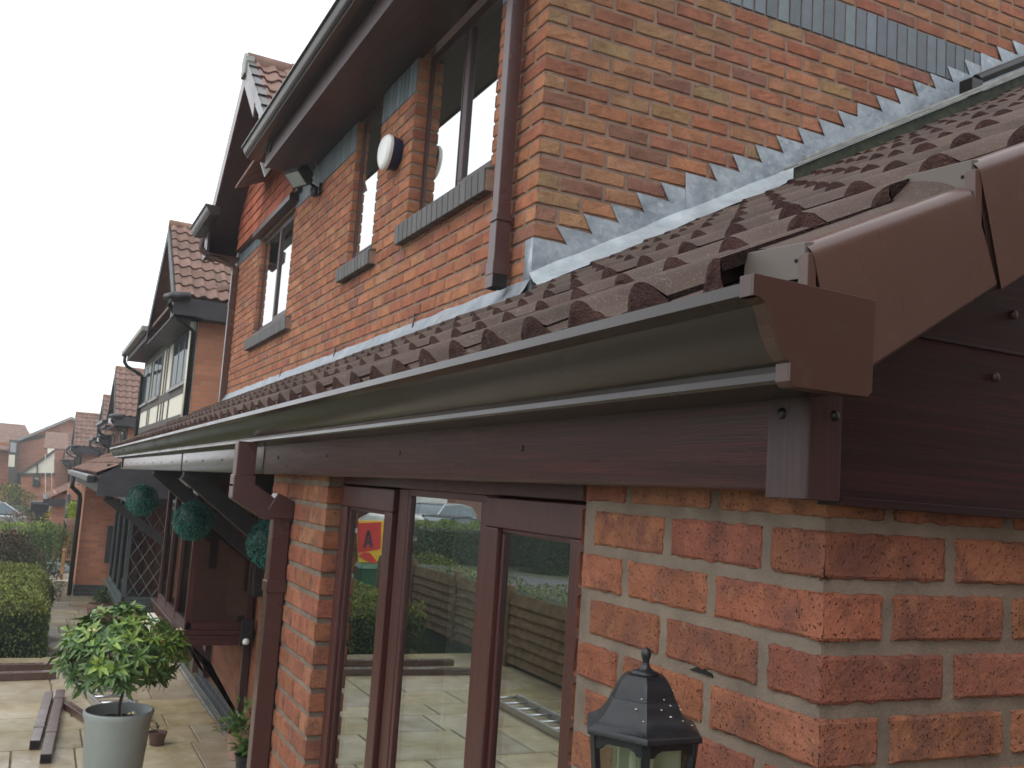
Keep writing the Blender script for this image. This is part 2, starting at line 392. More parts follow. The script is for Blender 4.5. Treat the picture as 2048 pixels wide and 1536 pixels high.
XW, Y0 = .876, .905          # extension corner
XU, YU = 1.80, 3.62          # main house corner
ZG = -2.25
def RZ(X, Y): return .235+.545*(X-.715)-.0045*(Y-1)     # lean-to roof plane

house = empty('brick_house', (XU, YU, ZG))
tag(house, 'orange brick house with brown gutters, tiled lean-to and jutting gable, nearest the camera', 'house')

# extension: front wall (faces -X)
DY0, DY1 = 1.49, 3.175; DZ1 = .06
ZPH = -.0115
mb = brickwork('x', XW, Y0, DY0, -.86, .045, ZPH, True, (), nu=16, nz=7, proud=.0055, seed=11, pal=PALN, joint=.0135, par=0, cornerkey='ext', rough=.0011)
mb.box(XW, XW+.095, Y0+.0015, DY0-.004, ZG, .12, 1)
b2 = brickwork('x', XW, Y0, DY0, ZG, -.86, ZPH, True, (), nu=3, nz=2, proud=.0055, seed=12, pal=PALN, joint=.0135, par=0, cornerkey='ext')
def merge(a, b):
    n = len(a.v); a.v += b.v; a.c += b.c; a.f += [tuple(i+n for i in f) for f in b.f]; a.m += b.m
merge(mb, b2)
merge(mb, brickwork('y', DY0, XW, XW+.103, ZG, .045, ZPH, True, (), pal=PALN, nu=3, nz=2, proud=.004, seed=15, par=1, sgn=1))
mb.build('porch_front_wall', [M['brick_near'], M['mortar']], house)
mb = MB()
b3 = brickwork('x', XW, DY1, 4.02, ZG, .045, ZPH+.003, True, (), nu=8, nz=4, proud=.0055, seed=13, pal=PALN, joint=.0135, par=0, cornerkey='pier', rough=.0011)
merge(mb, b3); mb.box(XW, XW+.095, DY1+.004, 4.02, ZG, .12, 1)
b4 = brickwork('y', DY1, XW, XW+.103, ZG, .045, ZPH+.003, True, (), nu=4, nz=3, proud=.0055, seed=14, pal=PALN, joint=.0135, par=1, cornerkey='pier', rough=.0011)
merge(mb, b4)
mb.box(XW+.005, XU, 3.93, 4.02, ZG, .2, 1)          # return wall under the canopy
mb.build('porch_pier', [M['brick_near'], M['mortar']], house)
_g = ray(1405, 1345)*(XW/ray(1405, 1345).x)
mb = MB(); mb.hexa([(XW-.0025, _g.y-.026, _g.z-.002), (XW+.001, _g.y-.026, _g.z-.002), (XW+.001, _g.y+.028, _g.z-.001), (XW-.0025, _g.y+.028, _g.z-.001), (XW-.0025, _g.y-.022, _g.z+.003), (XW+.001, _g.y-.022, _g.z+.003), (XW+.001, _g.y+.010, _g.z+.006), (XW-.0025, _g.y+.010, _g.z+.006)])
mb.build('mortar_gap', M['hole'], house)
# extension: end wall (faces -Y)
mb = brickwork('y', Y0, XW, 1.55, -.75, .03, ZPH, True, (), nu=18, nz=7, proud=.0055, seed=21, pal=PALN, joint=.0135, par=1, cornerkey='ext', rough=.0011)
mb.box(XW+.002, 5.5, Y0, Y0+.1, ZG, .12, 1)
merge(mb, brickwork('y', Y0, XW, 1.55, ZG, -.75, ZPH, True, (), nu=3, nz=2, proud=.0055, seed=22, pal=PALN, joint=.0135, par=1))
mb.build('porch_end_wall', [M['brick_near'], M['mortar']], house)

# main house facade (faces -X)
W1 = (4.13, 5.34, 1.55, 2.60); W2 = (5.995, 6.58, 1.50, 2.60); W3 = (8.42, 9.86, 1.40, 2.40)
ZPU = .044
BAND0, BAND1 = 2.37, 2.60
holes = [W1, W2, W3]
mb = brickwork('x', XU, YU, 11.25, .84, BAND0, ZPU, True, holes, nu=3, nz=2, seed=31, par=0, cornerkey='main')
rects = [(YU, W1[0]), (W1[1], W2[0]), (W2[1], W3[0]), (W3[1], 11.25)]
for a, b in rects: mb.box(XU, XU+.1, a+(.0015 if a == YU else 0), b, .7, 2.75, 1)
for h in (W1, W2, W3): mb.box(XU+.0005, XU+.1, h[0], h[1], .7, h[2]-.002, 1)
mb.box(XU+.0005, XU+.1, W3[0], W3[1], W3[3]+.005, 2.75, 1)
for h in (W1, W2, W3):
    merge(mb, brickwork('y', h[1], XU, XU+.1, h[2], h[3], ZPU, True, (), nu=2, nz=1, proud=.006, seed=33, par=1))
    merge(mb, brickwork('y', h[0], XU, XU+.1, h[2], h[3], ZPU, True, (), nu=2, nz=1, proud=.006, seed=34, par=0, sgn=1))
merge(mb, brickwork('y', 11.25, XU, XU+.3, .8, 2.6, ZPU, True, (), nu=1, nz=1, seed=35, sgn=1))
mb.box(XU+.01, XU+.1, 4.02, 11.25, ZG, .7, 2)
mb.box(XU, 7.5, 11.15, 11.245, ZG, 2.75, 2)
mb.build('front_wall', [M['brick'], M['mortar_up'], M['pbrick3']], house)
# blue brick soldier band on the facade
def soldiers(axis, plane, u0, u1, z0, z1, holes=(), proud=.008, seed=3):
    m = MB(); r = random.Random(seed); u = u0
    while u < u1-.03:
        b = min(u+.075, u1)
        if not any(b > h[0]+.02 and u < h[1]-.02 for h in holes):
            g = .8+.5*r.random(); c = (.125*g, .155*g*(.95+.1*r.random()), .175*g)
            p = proud+(r.random()-.5)*.002
            if axis == 'x': m.box(plane-p, plane+.02, u+.005, b-.005, z0+.005, z1-.005, 0, c)
            else: m.box(u+.005, b-.005, plane-p, plane+.02, z0+.005, z1-.005, 0, c)
        u += .075
    return m
for ua, ub in ((YU-.008, W1[0]), (W1[1], W2[0]), (W2[1], W3[0]-.05), (W3[1]+.05, 11.25)): soldiers('x', XU, ua, ub, BAND0, BAND1).build('soldier_course', M['blue'], house, bevel=.003)

# gable wall (faces -Y)
GB0, GB1 = 2.444, 2.669
kp = lambda u, z: z > RZ(u, 3.6)-.02
mb = brickwork('y', YU, XU, 5.6, .85, GB0, ZPU, True, (), pal=lambda u: PALG if rnd.random() < (3.6-u)/1.6 else PALT, nu=5, nz=3, seed=41, par=0, cornerkey='main', keep=kp, rough=.0018)
merge(mb, brickwork('y', YU, XU, 5.8, GB1, 3.35, ZPU-.006, True, (), pal=PALT, nu=4, nz=2, seed=42, par=1, keep=kp))
mb.box(XU+.004, 6.2, YU, YU+.098, ZG, 3.6, 1)
mb.build('gable_wall', [M['brick'], M['mortar_up']], house)
soldiers('y', YU, XU, 5.6, GB0, GB1, seed=8).build('soldier_course', M['blue'], house, bevel=.003)

# ------------------------------------------------------------------ tiled roofs
def tile_profile(t):        # t in [0,1) of one roll pitch
    x = (t % 1.0)
    if .03 < x < .57: return .0365*(1-((x-.30)/.27)**2)**.72
    return .003*abs(x-.80)/.2
def tiled(mb, O, U, V, Nn, lu, lv, pitch=.161, gauge=.30, ppr=10, thick=.022, seed=5, rough=.002, colr=None, u_clip=None, skirt=True, bev=True, uoff=0):
    """courses of interlocking tiles; O eave corner, U along eave, V up the slope, Nn normal"""
    O, U, V, Nn = Vector(O), Vector(U).normalized(), Vector(V).normalized(), Vector(Nn).normalized()
    r = random.Random(seed); nc = math.ceil(lv/gauge); tw = pitch*2
    us_all = lu if not callable(lu) else None
    for ci in range(nc):
        v0 = ci*gauge; v1 = min(v0+gauge+.02, lv+.02)
        L = lu(v0+.15) if callable(lu) else lu
        a0, a1 = (L if isinstance(L, tuple) else (0, L))
        t0 = math.floor((a0-uoff)/tw)
        u = uoff+t0*tw
        while u < a1:
            ua, ub = max(u, a0), min(u+tw, a1)
            if ub-ua > .02:
                dz = (r.random()-.5)*rough*1.5; dv = (r.random()-.5)*.008; tl = (r.random()-.5)*rough
                g = .86+.26*r.random(); col = (g, g*(.97+.05*r.random()), g*(.96+.06*r.random()))
                n = max(2, round((ub-ua)/pitch*ppr)); nv = 3
                vs = []
                for j in range(nv+1):
                    vv = v0+dv+(v1-v0-dv)*j/nv if j else v0+dv
                    for i in range(n+1):
                        uu = ua+(ub-ua)*i/n
                        h = tile_profile((uu-uoff)/pitch)+thick*(1-(vv-v0)/gauge)+dz+tl*(i/n-.5)+.004
                        if ua > a0+1e-6 and i < 2: h += (.005, .003)[i]
                        if skirt: h += mnoise.noise(Vector((uu*60, vv*60, seed)))*.0012+(mnoise.noise(Vector((uu*140, ci*3, seed)))*.0035 if j == 0 else 0)
                        vs.append(O+U*uu+V*vv+Nn*h)
                fs = [(j*(n+1)+i, j*(n+1)+i+1, (j+1)*(n+1)+i+1, (j+1)*(n+1)+i) for j in range(nv) for i in range(n)]
                mb.add(vs, fs, 0, col)
                if skirt:      # side lap of the tile: the gap's shade is put into this darkened edge strip
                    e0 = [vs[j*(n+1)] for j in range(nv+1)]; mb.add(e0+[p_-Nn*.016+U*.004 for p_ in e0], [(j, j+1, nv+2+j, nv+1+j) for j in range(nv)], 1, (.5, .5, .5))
                # nose: rough face dropping to the course below
                vs = []
                rows = 6 if skirt else 1
                for j in range(rows+1):
                    for i in range(n+1):
                        uu = ua+(ub-ua)*i/n; top = tile_profile((uu-uoff)/pitch)+thick+dz+tl*(i/n-.5)+.004+(mnoise.noise(Vector((uu*140, ci*3, seed)))*.0035 if skirt else 0)
                        lowr = -.004
                        h = top+(lowr-top)*j/rows
                        out = 0 if j == 0 else (.020*(j/rows)**.8 if skirt else 0)+(mnoise.noise(Vector((uu*90, h*90+ci*3, u*7)))+.6*mnoise.noise(Vector((uu*220, h*220, u*7))))*.006
                        vs.append(O+U*uu+V*(v0+dv-out)+Nn*h)
                fs = [(j*(n+1)+i, j*(n+1)+i+1, (j+1)*(n+1)+i+1, (j+1)*(n+1)+i) for j in range(rows) for i in range(n)]
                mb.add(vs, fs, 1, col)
            u += tw
al = math.atan(.545); SV = Vector((math.cos(al), 0, math.sin(al))); SN = Vector((-math.sin(al), 0, math.cos(al)))
EX = .705
mb = MB(); YB = 11.30
def roof_lim(v):
    X = EX+v*math.cos(al)
    return (0, (YB-.875) if X < XU-.03 else (3.47-.875))
tiled(mb, (EX, .875, RZ(EX, 1)), (0, 1, 0.0-.0045), SV, SN, roof_lim, 5.6, gauge=.300, ppr=14, rough=.003, uoff=.117, seed=9)
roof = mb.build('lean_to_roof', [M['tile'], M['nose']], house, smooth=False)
ang = roof.modifiers.new('s', 'EDGE_SPLIT'); ang.split_angle = R_(40); roof.data.polygons.foreach_set('use_smooth', [True]*len(roof.data.polygons))
# roof deck below tiles (closes the loft)
mb = MB()
def deck(x0, x1, y0, y1, lo=-.03, hi=-.008):
    mb.hexa([(x0, y0, RZ(x0, y0)+lo), (x1, y0, RZ(x1, y0)+lo), (x1, y1, RZ(x1, y1)+lo), (x0, y1, RZ(x0, y1)+lo), (x0, y0, RZ(x0, y0)+hi), (x1, y0, RZ(x1, y0)+hi), (x1, y1, RZ(x1, y1)+hi), (x0, y1, RZ(x0, y1)+hi)])
deck(.72, 5.6, .90, 3.61); deck(.72, 1.795, 3.612, YB-.01)
mb.box(.815, 1.79, 4.03, YB-.02, .035, .05)
mb.box(.80, XU, YB-.06, YB-.03, .0, .20)
mb.build('roof_deck', M['darkbox'], house)

# ------------------------------------------------------------------ lead flashings
mb = MB(); r = random.Random(4)
def tooth_poly(k0, k1, y, first=False):
    """one lead piece covering teeth k0..k1"""
    pts = []
    for k in range(k0, k1):
        a = 1.896+.1325*k; zz = 1.163+.075*k+(r.random()-.5)*.004
        pts.append((a+(r.random()-.5)*.006, zz+.004)); pts.append((a+.1325+.050, zz-.003))
    if first: pts = [(XU-.012, 1.094), (1.956, 1.089)]+pts
    xa = pts[0][0] if first else pts[0][0]-.0; xb = pts[-1][0]
    pts2 = pts+[(xb+.01, RZ(xb, 3.6)+.005)]
    pts2 += [(xa if first else xa+.02, RZ(xa, 3.6)+.005)]
    return pts2
for i, (k0, k1, fi) in enumerate([(0, 5, True), (5, 13, False), (13, 20, False), (20, 27, False)]):
    p = tooth_poly(k0 if not fi else 0, k1, 0, fi); y = YU-.010-.003*(i % 2)
    mb.prism(p, 'y', y-.003, y)
stepped = mb.build('stepped_lead_flashing', M['lead'], house)
mb = MB()      # the dressed-out apron on the roof slope, a crumpled sheet
nx = 90
vs = []; cols = 7
for i in range(nx+1):
    X = XU-.02+(5.4-XU)*i/nx
    for j in range(cols+1):
        t = j/cols; Y = YU-.012-.165*t
        h = .085*(1-t)**2.2+.048+.05*max(0, t-.75)*1.2+mnoise.noise(Vector((X*5, Y*20, 2)))*.010
        vs.append((X, Y, RZ(X, Y)+h))
mb.add(vs, [(i*(cols+1)+j, i*(cols+1)+j+1, (i+1)*(cols+1)+j+1, (i+1)*(cols+1)+j) for i in range(nx) for j in range(cols)])
mb.build('lead_gutter_sheet', M['lead_skylit'], house, smooth=True)
mb = MB(); vs = []; ny = 150
for i in range(ny+1):
    Y = YU-.015+(11.2-YU)*i/ny
    for j in range(6):
        t = j/5; X = XU-.012-.10*t**1.3
        h = .080*(1-t)**1.4+.050+mnoise.noise(Vector((Y*4.5, t*4, 5)))*.010
        vs.append((X, Y, RZ(XU-.05, Y)-.545*.1*t**1.3+h+.0))
mb.add(vs, [(i*6+j, i*6+j+1, (i+1)*6+j+1, (i+1)*6+j) for i in range(ny) for j in range(5)])
mb.prism([(XU-.013, RZ(XU, YU)+.02), (XU+.03, RZ(XU, YU)+.02), (XU+.03, 1.094), (XU-.013, 1.094)], 'y', YU-.012, YU+.06)
mb.build('front_lead_flashing', M['lead'], house, smooth=True)
for Y in (5.0, 6.6, 8.3):  # dark slots at the lead joints, drawn as black slivers
    mb = MB(); mb.hexa([(XU-.036, Y, RZ(XU, Y)+.03), (XU-.03, Y, RZ(XU, Y)+.03), (XU-.03, Y+.012, RZ(XU, Y)+.03), (XU-.036, Y+.012, RZ(XU, Y)+.03), (XU-.018, Y+.02, RZ(XU, Y)+.15), (XU-.012, Y+.02, RZ(XU, Y)+.15), (XU-.012, Y+.03, RZ(XU, Y)+.15), (XU-.018, Y+.03, RZ(XU, Y)+.15)]); mb.build('lead_joint_slot', M['black'], house)

# mossy upstand board with metal capping above the lean-to
mb = MB()
def slopebox(m, x0, x1, y0, y1, d0, d1, mi=0):
    m.hexa([(x0, y0, RZ(x0, 1)+d0), (x1, y0, RZ(x1, 1)+d0), (x1, y1, RZ(x1, 1)+d0), (x0, y1, RZ(x0, 1)+d0), (x0, y0, RZ(x0, 1)+d1), (x1, y0, RZ(x1, 1)+d1), (x1, y1, RZ(x1, 1)+d1), (x0, y1, RZ(x0, 1)+d1)], mi)
slopebox(mb, 2.99, 5.5, 3.335, 3.365, -.02, .112)
board = mb.build('mossy_upstand', M['mossy'], house, bevel=.003)
mb = MB(); slopebox(mb, 2.98, 5.5, 3.322, 3.42, .1145, .128); slopebox(mb, 3.05, 5.5, 3.345, 3.375, .129, .146); slopebox(mb, 4.22, 5.5, 3.421, 3.49, .13, .145)
mb.build('metal_capping', M['cap'], house, bevel=.003)
mb = MB(); mb.tube([(4.28, 3.42, RZ(4.28, 1)+.190), (5.5, 3.42, RZ(5.5, 1)+.190)], .028, 12); mb.box(4.2, 4.28, 3.38, 3.46, RZ(4.2, 1)+.145, RZ(4.2, 1)+.215)
mb.build('black_rail', M['black'], house, smooth=False)

# ------------------------------------------------------------------ dry verge pieces on the near end
def verge_piece(k):
    dx, dz = .2575*k, .2575*k*.575
    TL, TR, BR, BL = (.717+dx, .290+dz), (.962+dx, .404+dz), (1.012+dx, .286+dz), (.762+dx, .133+dz)
    m = MB()
    yf, yb = .775+.000*k, .862
    prof = []
    # cross-section swept from the -X end to the +X end; rounded top shoulder
    def ring(t):
        top = (TL[0]+(TR[0]-TL[0])*t, TL[1]+(TR[1]-TL[1])*t); bot = (BL[0]+(BR[0]-BL[0])*t, BL[1]+(BR[1]-BL[1])*t)
        d = Vector((bot[0]-top[0], bot[1]-top[1])); L = d.length; d /= L; pts = []
        R0 = .019
        def p(s, y): return (top[0]+d[0]*s, y, top[1]+d[1]*s)
        pts.append(p(0.006, yb)); pts.append(p(0.0, yb-.03))
        for q in range(7):
            a = math.pi/2*q/6; pts.append(p(R0-R0*math.cos(a), yf+R0-R0*math.sin(a)))
        pts.append(p(L*.5, yf-.0005)); pts.append(p(L-.004, yf)); pts.append(p(L, yf+.004)); pts.append(p(L, yf+.012))
        pts.append(p(L-.01, yf+.010)); pts.append(p(R0, yf+.006)); pts.append(p(.006, yf+.03)); pts.append(p(.010, yb))
        return pts
    rings = [ring(t) for t in (0, .02, .5, .98, 1)]; n = len(rings[0])
    vs = [v for g in rings for v in g]
    fs = [(i*n+j, i*n+(j+1) % n, (i+1)*n+(j+1) % n, (i+1)*n+j) for i in range(len(rings)-1) for j in range(n)]
    m.add(vs, fs)
    # end hood facing down the slope
    m.hexa([(TL[0]-.003, yf+.006, TL[1]-.040), (TL[0]+.010, yf+.006, TL[1]-.034), (TL[0]+.010, yb+.02, TL[1]-.034), (TL[0]-.003, yb+.02, TL[1]-.034),
            (TL[0]-.002, yf+.008, TL[1]+.001), (TL[0]+.012, yf+.008, TL[1]+.004), (TL[0]+.012, yb+.02, TL[1]+.010), (TL[0]-.002, yb+.02, TL[1]+.008)], 2)
    m.box(TL[0]-.003, TL[0]+.010, yf+.001, yf+.016, TL[1]-.085, TL[1]-.012)
    # small fixing hole
    m.box(TL[0]-.0045, TL[0]-.002, yf+.017, yf+.021, TL[1]-.02, TL[1]-.016, 1)
    return m
for k in range(4):
    o = verge_piece(k).build('verge_cap', [M['upvc'], M['hole'], M['dusty']], house, bevel=.0018)
mb = MB()     # rafter board behind the verge caps
mb.hexa([(.80, .80, .20), (2.4, .80, 1.09), (2.4, .86, 1.09), (.80, .86, .20), (.80, .80, .255), (2.4, .80, 1.155), (2.4, .86, 1.155), (.80, .86, .255)])
mb.build('verge_board', M['hole'], house)
mb = MB(); nv_ = 44; rows_ = []
for i in range(nv_+1):
    X = .728+(2.3-.728)*i/nv_; c_ = ((X-EX)/(.300*math.cos(al))) % 1.0
    for j, (Y, h) in enumerate(((.800, .010), (.806, .018), (.824, .028), (.850, .037), (.880, .0415), (.882, .00))):
        rows_.append((X, Y, RZ(X, 1)+h+.022*(1-c_)*(0 < j < 5)+mnoise.noise(Vector((X*30, Y*40, 1)))*.002))
mb.add(rows_, [(i*6+j, i*6+j+1, (i+1)*6+j+1, (i+1)*6+j) for i in range(nv_) for j in range(5)])
mb.build('verge_tile_edge', M['tile'], house)

# end cladding boards (mahogany foil) above the end wall
mb = MB()
mb.prism([(.815, .018), (2.4, .018), (2.4, .236), (.815, .236)], 'y', .872, .90)
mb.prism([(.86, .237), (2.4, .237), (2.4, 1.10), (.86, .235)], 'y', .8745, .90)
mb.box(.815, 2.4, .869, .873, .2325, .2365); mb.box(.86, 2.4, .866, .905, .012, .0225)
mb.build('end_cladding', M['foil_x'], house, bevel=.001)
def screw(p, ax, r_, mat='black'):
    m_ = MB(); m_.lathe([(.0002, .0034), (r_*.55, .003), (r_, .001), (r_, -.003)], (0, 0, 0), 14)
    m_.v = [((p[0]-v[2], p[1]+v[0], p[2]+v[1]) if ax == 'x' else (p[0]+v[0], p[1]-v[2], p[2]+v[1])) for v in m_.v]
    m_.build('screw_cap', M[mat], house, smooth=True)
for x, z in ((1.136, .198), (1.171, .288), (1.5, .2)): screw((x, .8708, z), 'y', .0065, 'foil_up')

# front fascia boards
def fz(Y): return -.0045*(Y-1)
mb = MB()
def fascia(y0, y1, xf):
    r0 = .006; prof = [(xf, .2), (xf, .024+r0), (xf+.0018, .024+r0*.45), (xf+r0, .024), (XW-.002, .026), (XW-.002, .040), (xf+.012, .040), (xf+.012, .2)]
    n = len(prof); S = 2
    vs = [(p[0], y, p[1]+fz(y)) for y in (y0, y1) for p in prof]
    mb.add(vs, [(i, (i+1) % n, n+(i+1) % n, n+i) for i in range(n)]+[tuple(range(n-1, -1, -1)), tuple(range(n, 2*n))])
fascia(.925, 3.93, .805)
fa = mb.build('fascia_board', M['foil_y'], house, bevel=.0015)
mb = MB(); fascia(3.945, 6.42, .809); mb.build('fascia_board', M['foil_far'], house, bevel=.0015)
mb = MB(); fascia(6.44, 11.45, .811); mb.build('fascia_board', M['foil_far'], house, bevel=.0015)
for ya_, xa_ in ((6.415, .806), (3.915, .802)):
    mb = MB(); fascia(ya_, ya_+.035, xa_); mb.build('fascia_joint_trim', M['gut'], house, bevel=.002)
for i, y in enumerate([1.611, 2.293, 2.972, 3.656, 4.6, 4.932, 5.558, 6.213, 6.95, 7.586, 8.207, 8.889, 9.506, 10.15, 10.75, 11.3]):
    screw((.805 if y < 3.9 else .809 if y < 6.43 else .811, y, .088+fz(y)*1.1), 'x', .0062)
# corner trim
mb = MB()
R0 = .012; xc, yc = .800, .8655
prof = [(xc, .930), (xc, yc+R0)]+[(xc+R0-R0*math.cos(a), yc+R0-R0*math.sin(a)) for a in (R_(22), R_(45), R_(68))]+[(xc+R0, yc), (.858, yc), (.858, yc+.004), (xc+R0, yc+.006), (xc+.006, yc+R0), (xc+.004, .930)]
mb.prism(prof, 'z', .016, .215)
mb.build('corner_trim', M['foil_up'], house, bevel=.0012)
screw((.799, .905, .118), 'x', .0072); screw((.846, .8648, .118), 'y', .0066)

# ------------------------------------------------------------------ ogee gutter
OG = [(.6485, .2375), (.645, .2225), (.652, .2195), (.662, .214), (.667, .205), (.6715, .192), (.677, .180), (.684, .168), (.693, .158), (.699, .1545), (.7035, .1545), (.6995, .139), (.703, .1355), (.806, .1355), (.808, .14), (.808, .226)]
def gutter(m, prof, y0, y1, th=.0025, sag=True, inner=None):
    n = len(prof); out = []
    cx = sum(p[0] for p in prof)/n; cz = sum(p[1] for p in prof)/n
    inn = [(p[0]+(.003 if p[0] < cx else -.003), p[1]+(.003 if p[1] < .17+(prof[0][1]-.237) else 0)) for p in prof]
    inn = [(inn[0][0]+.006, inn[0][1])]+inn[1:]
    loop = prof+inn[::-1]; k = len(loop)
    vs = [(p[0], y, p[1]+(fz(y) if sag else 0)) for y in (y0, y1) for p in loop]
    m.add(vs, [(i, (i+1) % k, k+(i+1) % k, k+i) for i in range(k)])
    for off in (0, k):
        m.f += [tuple(len(m.v)-2*k+off+q for q in (i, i+1, k-2-i, k-1-i)) for i in range(n-1)]; m.m += [0]*(n-1)
mb = MB(); gutter(mb, OG, .79, 11.0)
mb.prism([(p[0], p[1]+fz(11)) for p in OG], 'y', 10.985, 11.0)
g = mb.build('gutter', M['gut'], house)
for e in (g.modifiers.new('s', 'EDGE_SPLIT'),): e.split_angle = R_(32)
g.data.polygons.foreach_set('use_smooth', [True]*len(g.data.polygons))
# stop end
mb = MB()
OE = [(p[0]-.0045 if p[0] < .70 else p[0]+.004, p[1]) for p in OG]
OE[0] = (.640, .243); OE[1] = (.640, .2195)
OE = [(x, (z-.004 if z < .15 else z)) for x, z in OE]; OE[-1] = (.812, .2395)
OE = OE[:10]+[(.6925, .1585), (.6925, .136), (.699, .1305), (.803, .1305), (.8095, .137), (.812, .2395)]
mb.prism(OE, 'y', .7735, .7765)
# flange around the profile
n = len(OE)
inn = [(p[0]+.006 if p[0] < .75 else p[0]-.006, p[1]+.006 if p[1] < .15 else p[1]) for p in OE]
for i in range(n-1):
    a, b, c, d = OE[i], OE[i+1], inn[i+1], inn[i]
    mb.hexa([(a[0], .7766, a[1]), (b[0], .7766, b[1]), (c[0], .7766, c[1]), (d[0], .7766, d[1]), (a[0], .796, a[1]), (b[0], .796, b[1]), (c[0], .796, c[1]), (d[0], .796, d[1])])
mb.build('gutter_end_cap', M['endcap'], house, bevel=.0022, seg=3)
mb = MB()   # debris and a stalk in the gutter
rr = random.Random(3)
for i in range(60):
    p = Vector((.70+rr.random()*.1, .80+rr.random()*.35, .205+rr.random()*.022)); q = p+Vector((rr.uniform(-.02, .02), rr.uniform(-.03, .03), rr.uniform(-.003, .008)))
    mb.tube([p, q], .0008, 4)
for i in range(40):
    p = Vector((.71+rr.random()*.09, .8+rr.random()*.4, .2+rr.random()*.02)); mb.box(p.x-.006, p.x+.006, p.y-.007, p.y+.007, p.z-.004, p.z+.004)
tag(mb.build('gutter_debris', M['soil']), 'dark leaf litter and stalks lying in the end of the near gutter', 'leaf litter', kind='stuff')

# ------------------------------------------------------------------ lower downpipe with swan neck
def pipe_part(name, pts, hx, hy, parent, mat, clips=(), bev=.004):
    m = MB(); m.sqtube(pts, hx, hy); o = m.build(name, mat, parent, bevel=bev, seg=3)
    for (x, y, z, hxx, hyy, h, side) in clips:
        c = MB(); c.box(x-hx-hxx, x+hx+hxx, y-hy-hyy, y+hy+hyy, z-h/2, z+h/2)
        if side: c.box(x+hx+hxx, x+hx+side, y-hy*.4, y+hy*.4, z-h/2, z+h/2)
        c.build('pipe_clip', mat, o, bevel=.003)
    return o
PY = 3.66; PX = .834; PT = .683
pipe_part('downpipe', [(PX, PY, ZG+.08), (PX, PY, -.145)], .0325, .0325, house, M['pipe'], [(PX, PY, -.40, .005, .005, .042, .045), (PX, PY, -1.6, .005, .005, .042, .045)])
m = MB()      # swan neck: outlet, knee and foot
m.sqtube([(PT, PY, .137+fz(PY)), (PT, PY, .0)], .035, .035)
m.sqtube([(PT, PY, .002), (PT, PY, -.045)], .040, .040)
def slant(m, p, q, h, y0, y1):
    m.prism([(p[0]-h, p[1]+h*.45), (p[0]-h, p[1]-h*.95), (q[0]-h*.7, q[1]-h*1.2), (q[0]+h, q[1]-h*.9), (q[0]+h, q[1]+h*.2), (p[0]+h, p[1]+h*.45)], 'y', y0, y1)
slant(m, (PT, -.048), (.800, -.110), .040, PY-.0405, PY+.0405)
m.prism([(.775, -.118), (.808, -.055), (.873, -.085), (.873, -.15), (.800, -.15)], 'y', PY-.042, PY+.042)
m.build('swan_neck', M['pipe'], house, bevel=.004, seg=3)
# upper downpipe
UX, UY = 1.733, 3.835
pipe_part('downpipe', [(UX, UY, 1.19), (UX, UY, 2.66)], .0325, .0325, house, M['pipe'], [(UX, UY, 1.215, .006, .006, .03, .04)])
m = MB(); m.sqtube([(UX, UY, .975), (UX, UY, 1.192)], .036, .036); m.sqtube([(UX, UY, .955), (UX, UY, 1.015)], .040, .040)
m.box(UX-.040, UX-.034, UY-.04, UY+.04, .895, .955); m.box(UX-.034, UX+.02, UY+.034, UY+.04, .895, .955)
m.build('pipe_shoe', M['pipe'], house, bevel=.003)
m = MB(); m.box(UX-.033, UX+.033, UY-.0385, UY+.033, .90, .954); m.build('pipe_mouth', M['hole'], house)

# ------------------------------------------------------------------ patio doors in the extension
XD = .922
m = MB()
def frame_rect(m, x0, x1, y0, y1, z0, z1, wt, wb, wl, wr):
    m.box(x0, x1, y0, y1, z1-wt, z1); m.box(x0, x1, y0, y1, z0, z0+wb); m.box(x0, x1, y0, y0+wl, z0+wb, z1-wt); m.box(x0, x1, y1-wr, y1, z0+wb, z1-wt)
frame_rect(m, XD, XD+.07, DY0+.002, DY1-.002, ZG+.02, .045, .052, .08, .045, .045)
m.box(XD+.001, XD+.069, 1.955, 2.025, ZG+.1, -.007); m.box(XD+.001, XD+.069, 2.535, 2.605, ZG+.1, -.007)
dw = m.build('patio_doors', M['foil_z'], house, bevel=.004)
def sash(y0, y1, z0, z1, t, x=XD-.012):
    m = MB(); frame_rect(m, x, x+.06, y0, y1, z0, z1, t, t, t, t)
    # glazing bead step
    frame_rect(m, x+.012, x+.05, y0+t-.001, y1-t+.001, z0+t-.001, z1-t+.001, .012, .012, .012, .012)
    s = m.build('sash', M['foil_z'], dw, bevel=.004)
def pane(y0, y1, z0, z1, x, par, mat='glass', axis='x', name='pane'):
    m = MB(); m.box(x, x+.006, y0, y1, z0, z1); return m.build(name, M[mat], par)
sash(1.53, 1.985, ZG+.1, -.010, .066); pane(1.585, 1.93, ZG+.16, -.07, XD+.006, dw)
m = MB(); frame_rect(m, XD+.004, XD+.05, 2.025, 2.535, ZG+.1, -.007, .018, .018, .020, .020); m.build('glazing_bead', M['foil_z'], dw, bevel=.002); pane(2.04, 2.52, ZG+.11, -.012, XD+.012, dw)
sash(2.62, 3.135, ZG+.1, -.010, .066); pane(2.68, 3.075, ZG+.16, -.07, XD+.006, dw)
m = MB()
for y0 in (1.60, 2.06, 2.70):
    m.box(XD+.022, XD+.030, y0+.0, y0+.008, ZG+.1, -.08)
m.build('spacer_bar', M['curtain'], dw)
m = MB(); m.box(1.02, XU-.01, DY0-.35, DY0-.34, ZG, .1); m.box(1.02, XU, 3.85, 3.86, ZG, .1); m.box(1.75, 1.76, 1.1, 3.9, ZG, .1); m.box(1.0, 1.8, 1.1, 3.9, .08, .09); m.box(.99, 1.8, 1.1, 3.9, ZG-.01, ZG+.01)
m.build('porch_interior', M['darkbox'], house)
m = MB(); vs = []     # net curtain strips inside
